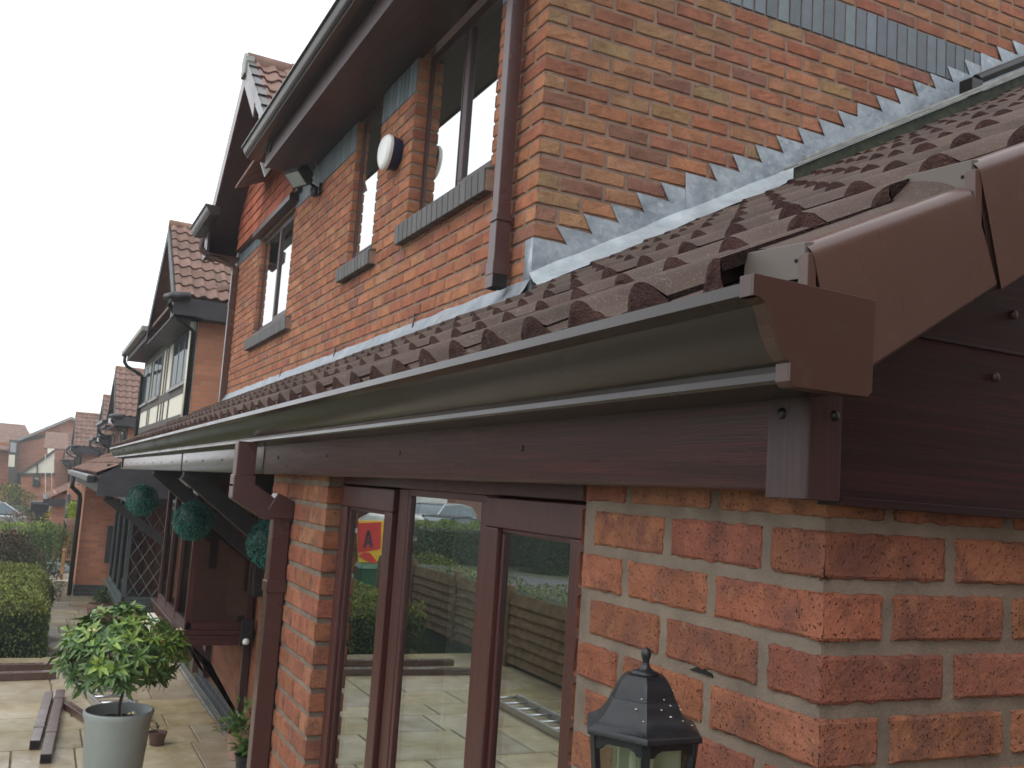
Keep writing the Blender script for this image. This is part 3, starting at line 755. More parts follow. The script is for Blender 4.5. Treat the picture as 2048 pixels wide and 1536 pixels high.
for i in range(41):
    for z in (ZG+.1, .02): vs.append((1.09+.012*math.sin(i*1.7), 2.32+i*.006, z))
m.add(vs, [(2*i, 2*i+1, 2*i+3, 2*i+2) for i in range(40)]); m.build('curtain', M['curtain'], house, smooth=True)

# ------------------------------------------------------------------ upper windows
def upwin(y0, y1, z0, z1, splits, sashes, sill, parent=house, X=XU+.036, fr='foil_up', gl='glass_up', sillx=.055):
    m = MB(); frame_rect(m, X, X+.06, y0+.004, y1-.004, z0, z1, .05, .055, .05, .05)
    for s in splits: m.box(X+.001, X+.059, s-.035, s+.035, z0+.055, z1-.05)
    wnd = m.build('window', M[fr], parent, bevel=.004)
    ys = [y0+.054]+[q for s in splits for q in (s-.035, s+.035)]+[y1-.054]
    for i in range(0, len(ys), 2):
        a, b = ys[i], ys[i+1]; off = .02
        if sashes[i//2]:
            m = MB(); frame_rect(m, X-.014, X+.03, a-.022, b+.022, z0+.035, z1-.03, .055, .055, .055, .055); m.build('sash', M[fr], wnd, bevel=.004)
            a += .03; b -= .03; off = .0
        else:
            m = MB(); frame_rect(m, X-.002, X+.03, a, b, z0+.055, z1-.05, .012, .012, .012, .012); m.build('glazing_bead', M[fr], wnd)
        m = MB(); m.box(X+.004, X+.010, a+.004, b-.004, z0+.06, z1-.055); m.build('pane', M[gl], wnd)
    m = MB(); m.box(X-.045, X+.0, y0+.006, y1-.006, z0-.012, z0+.012); m.build('sill_nose', M[fr], wnd, bevel=.003)
    if sill:
        m = MB(); a, b, zt, zb = sill; r = random.Random(int(y0*10)); y = a; n = max(1, round((b-a)/.075)); st = (b-a)/n
        for i in range(n):
            g = .75+.5*r.random(); c = (.078*g, .075*g, .073*g); yy = y+i*st
            m.hexa([(XU-sillx, yy+.004, zb), (XU+.05, yy+.004, zb), (XU+.05, yy+st-.004, zb), (XU-sillx, yy+st-.004, zb), (XU-sillx-.004, yy+.004, zt-.016), (XU+.06, yy+.004, zt+.02), (XU+.06, yy+st-.004, zt+.02), (XU-sillx-.004, yy+st-.004, zt-.016)], 0, c)
        m.box(XU-sillx+.006, XU+.05, a+.002, b-.002, zb+.004, zt-.022, 1, (1, 1, .99))
        m.build('brick_sill', [M['blue'], M['mortar_up']], wnd, bevel=.004)
    return wnd
upwin(W1[0], W1[1], 1.56, 2.60, [4.73], [True, False], (4.08, 5.38, 1.545, 1.415), X=XU+.072)
upwin(W2[0], W2[1], 1.53, 2.60, [], [False], (5.88, 6.63, 1.51, 1.40))
upwin(W3[0], W3[1], 1.41, 2.42, [9.12], [True, False], (8.16, 10.0, 1.385, 1.262))

# ------------------------------------------------------------------ main eaves: soffit, fascia, gutter
XF = 1.44; ZS = 2.585; YE = 8.05
m = MB(); m.box(XF, XU+.02, 3.2, YE, ZS, ZS+.012); 
for i in range(3): m.box(XF+.09+i*.09, XF+.094+i*.09, 3.2, YE, ZS-.0015, ZS)
m.build('soffit', M['soffit'], house)
m = MB(); m.box(XF-.012, XF+.008, 3.2, YE+.01, ZS-.008, ZS+.20); m.build('eaves_fascia', M['foil_up'], house, bevel=.003)
m = MB(); m.prism([(at(x_, y_, 8.2).x, at(x_, y_, 8.2).z) for x_, y_ in ((521, 324), (546, 332), (530, 353))], 'y', 8.2, 8.22); m.build('sky_glint_plate', M['white'], house)  # white plate standing for sky reflected on the barge foot
m = MB(); dx, dz = XF-.012-.808, ZS+.235-.237
UG = [(x*1+dx-.0, z+dz) for x, z in OG]
m2 = MB(); gutter(m2, UG, 3.2, 8.34, sag=False); o = m2.build('eaves_gutter', M['gut'], house); e = o.modifiers.new('s', 'EDGE_SPLIT'); e.split_angle = R_(32); o.data.polygons.foreach_set('use_smooth', [True]*len(o.data.polygons))
m = MB(); m.prism(UG, 'y', 8.34, 8.345); m.build('gutter_end_cap', M['upvc'], house)
# main roof slope (hidden above, shades the wall)
m = MB(); m.hexa([(XF-.06, 3.25, ZS+.19), (6.2, 3.25, 5.4), (6.2, 11.2, 5.4), (XF+.0, 9.6, ZS+.22), (XF-.06, 3.25, ZS+.22), (6.2, 3.25, 5.43), (6.2, 11.2, 5.43), (XF, 9.6, ZS+.25)])
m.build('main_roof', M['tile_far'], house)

# cross gable
GY, GZ, GF0, GF1, GE = 9.62, 4.13, 7.80, 11.45, 2.70
XG = 1.45
sl_ = (GZ-GE)/(GF1-GY); la = math.hypot(GF1-GY, GZ-GE)
m = MB()
near_U = Vector((1, 0, 0)); near_V = Vector((0, GY-GF0, GZ-GE)).normalized(); near_N = Vector((0, -near_V.z, near_V.y))
tiled(m, (XG, GF0, GE), near_U, near_V, near_N, 3.0, math.hypot(GY-GF0, GZ-GE)-.03, ppr=7, seed=51, gauge=.29, uoff=.02)
far_V = Vector((0, GY-GF1, GZ-GE)).normalized(); far_N = Vector((0, far_V.z, -far_V.y)); 
tiled(m, (XG, GF1, GE), near_U, far_V, far_N, 3.0, la-.03, ppr=4, seed=52, gauge=.29)
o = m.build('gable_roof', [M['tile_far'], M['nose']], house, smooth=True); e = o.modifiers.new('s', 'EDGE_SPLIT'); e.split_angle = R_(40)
m = MB(); n0 = 0; rr = random.Random(2)
x = XG-.02
while x < 4.4:
    m.tube([(x, GY, GZ+.005), (x+.43, GY, GZ-.005)], .085+rr.random()*.006, 14); x += .44
m.build('ridge_tiles', M['tile_far'], house, smooth=True)
m = MB()
def barge(ya, za, yb, zb, x0, x1, lo, hi): m.hexa([(x0, ya, za+lo), (x1, ya, za+lo), (x1, yb, zb+lo), (x0, yb, zb+lo), (x0, ya, za+hi), (x1, ya, za+hi), (x1, yb, zb+hi), (x0, yb, zb+hi)])
GN, GNZ = 8.9, GE+(8.9-GF0)*(GZ-GE)/(GY-GF0)
barge(GN, GNZ, GY, GZ, XG-.022, XG, -.26, -.01); barge(GF1, GE, GY, GZ, XG-.022, XG, -.26, -.01)
m.build('barge_boards', M['upvc'], house, bevel=.003)
m = MB(); barge(GN, GNZ, GY-.01, GZ-.01, XG+.001, XU-.002, -.245, -.225); barge(GF1, GE, GY+.01, GZ-.01, XG+.001, XU-.002, -.245, -.225)
m.box(XG, XU-.002, GF1-.35, GF1+.0, GE-.26, GE-.24); m.box(XG-.02, XG+.01, GF1-.3, GF1+.02, GE-.27, GE+.0)
m.build('gable_soffit', M['soffit'], house)
for k in range(8):      # stepped verge units up the near slope
    t = k*.29; m = MB(); V_ = near_V; p0 = Vector((XG-.035, GF0, GE))+V_*(t); p1 = p0+V_*.30
    h0, h1 = near_N*.055, near_N*.040
    b0, b1 = -near_N*.06, -near_N*.075
    X1 = Vector((.10, 0, 0))
    m.hexa([p0+b0, p0+b0+X1*.12, p1+b1+X1*.12, p1+b1, p0+h0, p0+h0+X1*.12, p1+h1+X1*.12, p1+h1])
    m.hexa([p0+h0-near_N*.01+X1*.12, p0+h0-near_N*.01+X1, p1+h1-near_N*.01+X1, p1+h1-near_N*.01+X1*.12, p0+h0+X1*.12, p0+h0+X1, p1+h1+X1, p1+h1+X1*.12])
    m.build('verge_cap', M['gut'], house, bevel=.004)
m = MB(); m.prism([(GY-.1, GZ-.16), (GY+.1, GZ-.16), (GY+.1, GZ+.02), (GY, GZ+.09), (GY-.1, GZ+.02)], 'x', XG-.05, XG+.04); m.build('ridge_end_cap', M['cap'], house, bevel=.006)
# hung tiles on the gable face
m = MB(); rr = random.Random(6); z = 2.50; k = 0
while z < GZ-.45:
    hw = (GZ-.28-z)/sl_
    ya, yb = max(GY-hw, 8.30), min(GY+hw, 10.95)
    y = ya-(.08 if k % 2 else 0)
    while y < yb:
        a, b = max(y, ya), min(y+.163, yb)
        if b-a > .02:
            g = .8+.4*rr.random(); c = (g, g*(.9+.15*rr.random()), g); d = (rr.random()-.5)*.006
            m.hexa([(XU-.075+d, a+.002, z), (XU-.055, a+.002, z), (XU-.055, b-.002, z), (XU-.075+d, b-.002, z), (XU-.062, a+.002, z+.15), (XU-.05, a+.002, z+.15), (XU-.05, b-.002, z+.15), (XU-.062, b-.002, z+.15)], 0, c)
        y += .165
    z += .112; k += 1
m.build('hung_tiles', M['hung'], house)
m = MB(); m.prism([(8.2, 2.49), (11.0, 2.49), (11.0, 2.95), (GY, GZ-.2), (8.2, 2.95)], 'x', XU-.05, XU+.02); m.box(XU-.09, XU+.03, 8.30, 9.95, 2.425, 2.475)
m.build('gable_backing', M['foil_up'], house)
# short far gutter and downpipe
m = MB(); FG = [(x+dx+.0, z+dz-.01) for x, z in OG]; gutter(m, FG, 10.35, 11.55, sag=False); m.prism(FG, 'y', 10.345, 10.35); m.build('eaves_gutter', M['gut'], house)
m = MB(); m.tube([(1.38, 11.2, 2.63), (1.38, 11.2, 2.52), (1.42, 11.19, 2.47), (1.72, 11.12, 2.36), (1.745, 11.1, 2.3)], .034, 4)
m.sqtube([(1.755, 11.1, ZG+.1), (1.755, 11.1, 2.34)], .033, .033)
m.box(1.715, 1.79, 11.06, 11.14, 1.9, 1.93); m.build('downpipe', M['upvc'], house, bevel=.004)

# ------------------------------------------------------------------ oriel bay under the canopy
def bay(parent, xf, y0, y1, zs, zt, xw, fr, leaded=False, cames=None, frontpan=4, sidesplit=()):
    m = MB(); t = .055
    def post(x, y, w=t): m.box(x, x+w, y, y+w, zs, zt)
    post(xf, y0); post(xf, y1-t); post(xw-t-.02, y0, t); 
    m.box(xf+.001, xw-.02, y0+.001, y0+t-.001, zt-.12, zt); m.box(xf+.001, xf+t-.001, y0, y1, zt-.12, zt); m.box(xf+.001, xw-.02, y1-t+.001, y1-.001, zt-.12, zt)
    m.box(xf+.001, xf+t-.001, y0, y1, zs, zs+.06); m.box(xf+.001, xw-.02, y0+.001, y0+t-.001, zs, zs+.06)
    for i in range(1, frontpan):
        y = y0+(y1-y0)*i/frontpan; m.box(xf-.004, xf+t, y-.03, y+.03, zs, zt)
    b = m.build('bay_window', M[fr], parent, bevel=.004)
    for i in range(frontpan):
        ya, yb = y0+(y1-y0)*i/frontpan+.03, y0+(y1-y0)*(i+1)/frontpan-.03
        m = MB(); m.box(xf+.022, xf+.027, ya, yb, zs+.06, zt-.12); m.build('pane', M['glass_dark'], b)
    m = MB(); m.box(xf+.05, xw-.06, y0+.022, y0+.027, zs+.06, zt-.12); m.build('pane', M['glass_dark'], b)
    if leaded:
        m = MB(); w_, h_ = xw-xf-.16, zt-zs-.2; st = .165
        x0, x1, za, zb = xf+.06, xw-.08, zs+.07, zt-.13
        k = -30
        while k < 60:
            for sgn in (1, -1):
                # line x = x0 + s, z = za + k*st*1.6 + sgn*1.6*s
                pts = []
                c = za+k*st*1.6
                for s in (0, x1-x0):
                    pts.append((x0+s, c+sgn*1.6*s))
                (xa, zA), (xb, zB) = pts
                def clip(xa, zA, xb, zB):
                    lo, hi = 0., 1.
                    dz = zB-zA
                    for bound, s2 in ((za, 1), (zb, -1)):
                        q0, q1 = s2*(zA-bound), s2*(zB-bound)
                        if q0 < 0 and q1 < 0: return None
                        if q0 < 0: lo = max(lo, q0/(q0-q1))
                        if q1 < 0: hi = min(hi, q0/(q0-q1))
                    return (lo, hi) if lo < hi else None
                cl = clip(xa, zA, xb, zB)
                if cl:
                    p = lambda t_: (xa+(xb-xa)*t_, y0+.018, zA+(zB-zA)*t_)
                    m.tube([p(cl[0]), p(cl[1])], .0028, 4)
            k += 1
        m.build('lead_lattice', M['cap'], b)
    m = MB(); m.box(xf-.055, xw-.01, y0-.05, y1+.05, zs-.035, zs); m.box(xf-.03, xw-.01, y0-.03, y1+.03, zs-.125, zs-.036); m.box(xf-.04, xw-.01, y0-.04, y1+.04, zs-.065, zs-.0365)
    m.build('sill_shelf', M[fr], b, bevel=.006)
    for yy in (y0+.04, y1-.1):
        m = MB(); m.prism([(xw-.06, zs-.78), (xw, zs-.78), (xw, zs-.13), (xw-.06, zs-.13)], 'y', yy, yy+.055)
        m.prism([(xw-.06, zs-.70), (xw-.02, zs-.78), (xw-.25, zs-.42), (xf+.16, zs-.126), (xf+.06, zs-.126), (xf+.1, zs-.19), (xf+.16, zs-.21), (xf+.18, zs-.28), (xf+.24, zs-.27), (xf+.27, zs-.33)], 'y', yy+.003, yy+.05)
        m.build('bracket', M['foil_up' if fr.startswith('foil') else fr], b, bevel=.003)
    m = MB(); m.box(xw-.05, xw-.03, y0+.1, y1-.1, zs, zt); m.box(xf+.1, xw-.05, (y0+y1)/2+.1, (y0+y1)/2+.12, zs, zt-.2); m.build('room_interior', M['pbrick3'], b)
    return b
bay(house, 1.23, 8.52, 10.55, -1.305, -.02, XU, 'foil_z', frontpan=3)
# gallows brackets holding the canopy
def gallows(y, x0=.84, z0=-.0, x1=1.78, z1=-.72, w=.075, parent=house, mat='black_wood'):
    m = MB(); d = Vector((x1-x0, z1-z0)).normalized(); n = Vector((-d[1], d[0]))*.055
    m.prism([(x0+n[0], z0+n[1]), (x1+n[0], z1+n[1]), (x1-n[0], z1-n[1]), (x0-n[0], z0-n[1])], 'y', y, y+w)
    m.box(1.72 if x1 > 1.7 else x1, XU, y-.005, y+w+.005, z1-.28, .03)
    m.box(x0-.02, XU, y-.004, y+w+.004, -.06, .03)
    m.build('gallows_bracket', M[mat], parent, bevel=.004)
gallows(6.35); gallows(8.30, x0=.86)

# ------------------------------------------------------------------ ground
def slabs(name, x0, x1, y0, y1, z, sizes, seed, skip=None, kind='structure', base=(.37, .335, .245)):
    m = MB(); r = random.Random(seed); m.box(x0, x1, y0, y1, z-.05, z-.012, 1, (1, 1, .99))
    y = y0; row = 0
    while y < y1-.02:
        h = sizes[row % len(sizes)]; h = min(h, y1-y); x = x0+(r.random()-.9)*.5
        while x < x1:
            w_ = r.choice((.45, .6, .6, .9)); a, b = max(x, x0), min(x+w_, x1)
            if b-a > .03 and not (skip and skip((a+b)/2, y+h/2)):
                g = .8+.35*r.random(); c = (base[0]*g, base[1]*g*(.96+.06*r.random()), base[2]*g*(.85+.3*r.random()))
                t = [(r.random()-.5)*.004 for _ in range(4)]; j = .006
                m.hexa([(a+j, y+j, z-.03), (b-j, y+j, z-.03), (b-j, y+h-j, z-.03), (a+j, y+h-j, z-.03), (a+j, y+j, z+t[0]), (b-j, y+j, z+t[1]), (b-j, y+h-j, z+t[2]), (a+j, y+h-j, z+t[3])], 0, c)
            x += w_
        y += h; row += 1
    o = m.build(name, [M['slab'], M['joint']], None, bevel=.006, seg=1); tag(o, kind=kind); return o
slabs('patio', -4.0, 1.70, 1.0, 12.6, ZG, (.6, .45, .6, .9), 3)
slabs('patio_step', -.3, 1.70, 12.61, 12.75, ZG-.02, (.14,), 4)
m = MB(); m.box(1.70, 1.80, 4.0, 12.6, ZG-.06, ZG-.03); m.box(1.70, 1.725, 4.0, 12.6, ZG-.03, ZG+.012); m.box(1.745, 1.752, 4, 12.6, ZG-.03, ZG+.006); m.box(1.772, 1.779, 4, 12.6, ZG-.03, ZG+.006)
tag(m.build('drain_channel', M['cap'], None, bevel=.002), 'dark slotted drain channel running along the foot of the brick wall', 'drain')
m = MB(); m.box(1.785, 1.812, 4.02, 11.2, ZG-.05, ZG+.15); m.build('blue_brick_plinth', M['pblue'], house)
# terrain beyond
def terr(Y): return ZG if Y < 12.7 else ZG-.35-.012*max(0, Y-32)
m = MB(); xs = [-90, -50, -25, -12, -4.1, -1, .2, 2.2, 6, 20, 60]; ys = [-40, -5, 2, 8, 12.6, 12.8, 18, 22, 26, 32, 45, 70, 120]
vs = [(x, y, terr(y)-.06) for y in ys for x in xs]; nX = len(xs)
m.add(vs, [(j*nX+i, j*nX+i+1, (j+1)*nX+i+1, (j+1)*nX+i) for j in range(len(ys)-1) for i in range(nX-1)])
tag(m.build('ground', M['grass']), kind='structure')
slabs('path', .25, 1.75, 12.78, 20.4, ZG-.35, (.45, .45, .6), 5, base=(.30, .28, .22))
m = MB(); m.box(.2, 2.2, 20.42, 24.0, ZG-.45, ZG-.37)
tag(m.build('lower_path', M['joint'], None, bevel=.01), kind='structure')
m = MB(); m.box(-.6, 3.5, 24.02, 31.5, ZG-.45, ZG-.36)
tag(m.build('gravel_terrace', M['gravel']), kind='structure')

# ------------------------------------------------------------------ foliage
def leaf(m, p, d, L, W, col, up_=Vector((0, 0, 1)), fold=.25, droop=.25):
    d = d.normalized(); s = d.cross(up_)
    if s.length < .05: s = d.cross(Vector((1, 0, 0)))
    s.normalize(); n = s.cross(d).normalized()
    a = p; b = p+d*L*.5+n*L*.06; c = p+d*L-n*L*droop
    l1, r1 = b+s*W*.5+n*W*fold, b-s*W*.5+n*W*fold
    q1, q2 = p+d*L*.82+s*W*.27-n*L*droop*.5, p+d*L*.82-s*W*.27-n*L*droop*.5; q0 = p+d*L*.82-n*L*droop*.55
    m.add([a, l1, b, r1, q1, q0, q2, c], [(0, 2, 1), (0, 3, 2), (1, 2, 5, 4), (2, 3, 6, 5), (4, 5, 7), (5, 6, 7)], 0, col)
def gcol(base, r, v=.35, y=.0):
    k = 1-v+2*v*r.random(); t = r.random()*y
    return (base[0]*k*(1+t*1.6), base[1]*k*(1+t*.4), base[2]*k)
def rdir(r):
    while True:
        v = Vector((r.uniform(-1, 1), r.uniform(-1, 1), r.uniform(-1, 1)))
        if .05 < v.length < 1: return v.normalized()
def hedge(name, x0, x1, y0, y1, z0, z1, n, ls, base, seed, label, cat='hedge', group=None, lump=.10, tops=None, faces=('x1', 'y0', 'z1')):
    r = random.Random(seed); m = MB(); C = Vector(((x0+x1)/2, (y0+y1)/2, (z0+z1)/2))
    def jog(p): return mnoise.noise(p*1.3)*lump+mnoise.noise(p*4.1)*lump*.45
    A = {'x1': (y1-y0)*(z1-z0), 'x0': (y1-y0)*(z1-z0), 'y0': (x1-x0)*(z1-z0), 'y1': (x1-x0)*(z1-z0), 'z1': (x1-x0)*(y1-y0)}
    tot = sum(A[f] for f in faces)
    for f in faces:
        for _ in range(int(n*A[f]/tot)):
            x, y, z = r.uniform(x0, x1), r.uniform(y0, y1), r.uniform(z0, z1)
            nd = {'x1': Vector((1, 0, 0)), 'x0': Vector((-1, 0, 0)), 'y0': Vector((0, -1, 0)), 'y1': Vector((0, 1, 0)), 'z1': Vector((0, 0, 1))}[f]
            if f == 'x1': x = x1
            if f == 'x0': x = x0
            if f == 'y0': y = y0
            if f == 'y1': y = y1
            if f == 'z1': z = z1
            p = Vector((x, y, z)); p += nd*(jog(p)-r.random()**2*ls*3.2)
            # round the shoulders
            e = max(0, .30-(z1-p.z)); 
            if f != 'z1': p -= nd*e*e*2.0
            else:
                ex = min(abs(p.x-x0), abs(p.x-x1), abs(p.y-y0), abs(p.y-y1)); e = max(0, .34-ex); p.z -= e*e*2.2
            d = (nd+rdir(r)*.9+Vector((0, 0, .35))).normalized()
            yl = tops if (tops and p.z > z1-.22) else base
            leaf(m, p, d, ls*r.uniform(.7, 1.3), ls*.5, gcol(yl, r, .38, .3))
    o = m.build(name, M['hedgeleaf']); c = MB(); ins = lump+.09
    c.box(x0+ins, x1-ins, y0+ins, y1-ins, z0, z1-ins-.02, 0, (base[0]*.25, base[1]*.25, base[2]*.25))  # solid core, the hedge's inner shade put in as darkened leaf colour
    top = empty('hedge', ((x0+x1)/2, (y0+y1)/2, z0)); tag(top, label, cat, group)
    for q in (o, c.build('branch_core', M['hedgeleaf'])): q.parent = top; q.matrix_parent_inverse = Matrix.Translation(-Vector(top.location))
    o.name = 'foliage'; return top
def bush(C, R, n, ls, base, seed, label, cat='shrub', group=None, tips=None, rz=None, name='shrub', z0=None):
    r = random.Random(seed); m = MB(); C = Vector(C); rz = rz or R
    for _ in range(n):
        d = rdir(r)
        if d.z < -.5: continue
        k = 1+.16*mnoise.noise(d*2.2+Vector((seed, 0, 0)))+.10*mnoise.noise(d*5+Vector((0, seed, 0)))
        rad = k*(1-.35*r.random()**2)
        p = C+Vector((d.x*R, d.y*R, d.z*rz))*rad
        b = tips if (tips and r.random() < (.2+.6*max(0, d.z))) else base
        leaf(m, p, (d+rdir(r)*.8+Vector((0, 0, .3))), ls*r.uniform(.7, 1.4), ls*.48, gcol(b, r, .4, .2))
    zb = z0 if z0 is not None else C.z-rz
    t = empty(name, (C.x, C.y, zb)); tag(t, label, cat, group); m.build('foliage', M['hedgeleaf'], t)
    b = MB()
    for _ in range(7):
        d = rdir(r); d.z = abs(d.z)+.4; b.tube([(C.x+d.x*.03, C.y+d.y*.03, zb), tuple(C+Vector((d.x*R, d.y*R, d.z*rz*.5))*.5)], [R*.05, R*.02], 6)
    b.build('branch_core', M['bark'], t); return t

# small trees, hedges and shrubs in the front garden
hedge('hedge', -3.3, .30, 12.95, 17.2, ZG-.35, -1.60, 42000, .048, (.050, .095, .022), 61, 'clipped box-shaped green hedge at the left edge beside the paved path, the nearest hedge', tops=(.12, .17, .03), faces=('x1', 'y0', 'z1'))
hedge('hedge', -7.0, .66, 26.3, 27.3, ZG-.36, -1.52, 14000, .06, (.06, .14, .025), 62, 'long low hedge with flat pale green top in front of the parked car', tops=(.17, .27, .06), faces=('y0', 'z1', 'x1'), lump=.06)
bush((-.40, 20.4, -1.93), .62, 5200, .06, (.045, .06, .025), 63, 'dark shrub with reddish brown top behind the nearest clipped hedge', tips=(.12, .075, .05), rz=.60, z0=ZG-.35)
bush((-1.25, 19.6, -1.95), .62, 2800, .07, (.055, .10, .025), 64, 'bright green leafy shrub at the left picture edge behind the clipped hedge', tips=(.12, .19, .03), rz=.6, z0=ZG-.35)
bush((.42, 25.0, -2.05), .62, 2600, .07, (.04, .09, .02), 65, 'rounded green shrub beside the wooden bench', tips=(.08, .14, .03), rz=.62, z0=ZG-.36)
bush((.28, 19.6, -2.25), .36, 1400, .05, (.03, .06, .02), 66, 'small dark shrub at the path edge behind the clipped hedge', rz=.45, z0=ZG-.35)
bush((1.45, 26.2, -2.0), .30, 900, .06, (.03, .07, .02), 67, 'dark shrub growing beside the black downpipe of the brick porch', rz=.8, z0=ZG-.36)
bush((-1.2, 44, -1.75), 1.30, 2600, .12, (.07, .12, .035), 68, 'wide yellowish green bush behind the parked silver car', tips=(.17, .20, .05), rz=.72, z0=-2.7)
bush((.62, 30.5, -1.75), .38, 900, .08, (.07, .13, .03), 69, 'yellow flowering shrub just behind the long low hedge', tips=(.75, .70, .12), rz=.50, z0=ZG-.36)
bush((-.30, 30.3, -1.90), .62, 1100, .08, (.06, .09, .04), 70, 'grey-green shrub behind the long low hedge, beside the silver car', tips=(.16, .13, .09), rz=.5, z0=ZG-.36)

# ------------------------------------------------------------------ clipped bay-style shrub in a grey pot
PC = Vector((.605, 6.5, ZG))
pot = empty('potted_shrub', PC); tag(pot, 'round leafy green shrub growing in a tapered grey pot on the patio', 'potted plant')
m = MB(); m.lathe([(0, 0), (.135, 0), (.14, .01), (.192, .72), (.200, .735), (.205, .765), (.203, .775), (.190, .777), (.184, .77), (.178, .70), (0, .70)], PC, 48); m.build('pot', M['potgrey'], pot, smooth=True)
m = MB(); m.lathe([(0, .71), (.08, .705), (.179, .695)], PC, 24); rr = random.Random(5)
for _ in range(120):
    a = rr.random()*6.28; q = rr.random()**.5*.165; p = PC+Vector((q*math.cos(a), q*math.sin(a), .705)); s_ = .006+rr.random()*.008; m.box(p.x-s_, p.x+s_, p.y-s_, p.y+s_, p.z-s_, p.z+s_*.6)
m.build('soil', M['soil'], pot)
BC = PC+Vector((-.015, 0, 1.115))
m = MB(); m.tube([PC+Vector((.01, 0, .69)), PC+Vector((.0, .01, .80)), PC+Vector((.015, 0, .9)), BC-Vector((0, 0, .1))], [.012, .010, .009, .007], 8)
for _ in range(34):
    d = rdir(rr); d.z = d.z*.7+.15; q = BC-Vector((0, 0, .14)); m.tube([q, q+d*.14+Vector((0, 0, .02)), q+d*.27+Vector((0, 0, .06))], [.006, .004, .002], 5)
m.build('stem', M['bark'], pot, smooth=True)
m = MB()
for k in range(250):
    d = rdir(rr)
    if d.z < -.72: continue
    kk = 1+.16*mnoise.noise(d*2.4)
    rad = (.335 if k < 190 else .22)*kk*(1 if d.z < .3 else .95)
    if d.z < -.2: rad *= .92
    p = BC+Vector((d.x*rad*1.03, d.y*rad, d.z*rad*.80))
    tip = rr.random() < .45; b = (.15, .28, .055) if tip and d.z > -.1 else (.07, .16, .045)
    axis = (d+Vector((0, 0, .55))+rdir(rr)*.25).normalized(); s1 = axis.orthogonal().normalized(); s2 = axis.cross(s1)
    nl = rr.choice((7, 8, 9, 10)); ph = rr.random()*6
    for i in range(nl):
        a = ph+i*2.4; sp = .55+.5*(i/nl if tip else rr.random()); dd = axis*(1.25-sp)+(s1*math.cos(a)+s2*math.sin(a))*sp
        L = rr.uniform(.065, .115)*(.85 if tip and i > nl-4 else 1)
        leaf(m, p-axis*rr.random()*.04, dd, L, L*.30, gcol(b, rr, .3, .3), up_=axis, fold=.18, droop=.22)
m.build('foliage', M['leaf'], pot)
m = MB()
for d in (Vector((.11, -.29, -.16)), Vector((.06, -.30, -.30)), Vector((.30, -.14, .16)), Vector((-.2, -.24, .17)), Vector((.08, -.3, .23))):
    p = BC+d
    for i in range(5): leaf(m, p, Vector((math.cos(i*1.26), math.sin(i*1.26)*.6-.3, .3)), .028, .013, (.75, .62, .40))
m.build('flower', M['leaf'], pot)

# ------------------------------------------------------------------ hanging topiary balls
def topiary(c, R, label, seed, flat=1, grp='artificial topiary balls hanging from the lean-to'):
    r = random.Random(seed); t = empty('topiary_ball', c); tag(t, label, 'topiary ball', grp); c = Vector(c); m = MB()
    for _ in range(2600):
        d = rdir(r); p = c+d*R*(.88+.10*r.random()); b = (.018, .135, .11) if r.random() < .8 else (.05, .27, .21)
        leaf(m, p, d+rdir(r)*.75, .017*r.uniform(.8, 1.3), .010, gcol(b, r, .45))
    m.build('leaves', M['plasticleaf'], t)
    m = MB(); m.lathe([(0, -R*.86), (R*.5, -R*.72), (R*.86, 0), (R*.5, R*.72), (0, R*.86)], c, 16, col=(.004, .03, .022)); m.build('core', M['plasticleaf'], t, smooth=True)
    m = MB(); m.tube([c+Vector((0, 0, R*.8)), (c.x, c.y, RZ(c.x, c.y)-.05)], .0022, 5); m.build('hanging_wire', M['black'], t)
topiary(at(285, 1000, 9.75), .145, 'green topiary ball hanging farthest away, in front of the leaded window', 1)
topiary(at(387, 1041, 7.65), .145, 'green topiary ball hanging in front of the brown bay window', 2)
topiary(at(545, 1087, 5.7), .145, 'green topiary ball half hidden behind the brown swan-neck downpipe', 3)

# ------------------------------------------------------------------ wall lantern
LC = Vector((.70, 1.021, -.178))
lan = empty('wall_lantern', (XW, LC.y, -.42)); tag(lan, 'black hexagonal wall lantern with bell-shaped roof and a low-energy lamp inside', 'wall lantern')
m = MB(); m.lathe([(0, 0), (.0045, -.0015), (.0066, -.0065), (.0055, -.012), (.0042, -.0165), (.0044, -.020), (.0065, -.0245), (.0110, -.0275), (.0172, -.0300), (.0172, -.0325), (.012, -.034)], LC, 28); m.build('finial', M['iron'], lan, smooth=True)
m = MB(); m.lathe([(.010, -.0315), (.025, -.0325), (.033, -.039), (.0385, -.048), (.0425, -.0585), (.0450, -.0600), (.0485, -.0680), (.0550, -.0780), (.0640, -.0865), (.0765, -.0925), (.0785, -.0950), (.0785, -.1000), (.071, -.1015), (.069, -.101), (.03, -.06)], LC, 6, rot=0); m.build('lantern_roof', M['iron'], lan, bevel=.0008, seg=2)
m = MB()
for k in range(15):
    a = R_(-150+rr.random()*110); i = rr.random(); q, z = .036+.030*i**1.4, -.045-.046*i
    p = LC+Vector((q*math.cos(a)*.96, q*math.sin(a)*.96, z)); s_ = .0004+rr.random()*.0007; m.box(p.x-s_, p.x+s_, p.y-s_, p.y+s_, p.z-s_*.3, p.z+s_)
m.build('lime_spots', M['dirtspot'], lan)
m = MB()
def hexp(r0, z, k): a = math.pi/3*k; return LC+Vector((r0*math.cos(a), r0*math.sin(a), z))
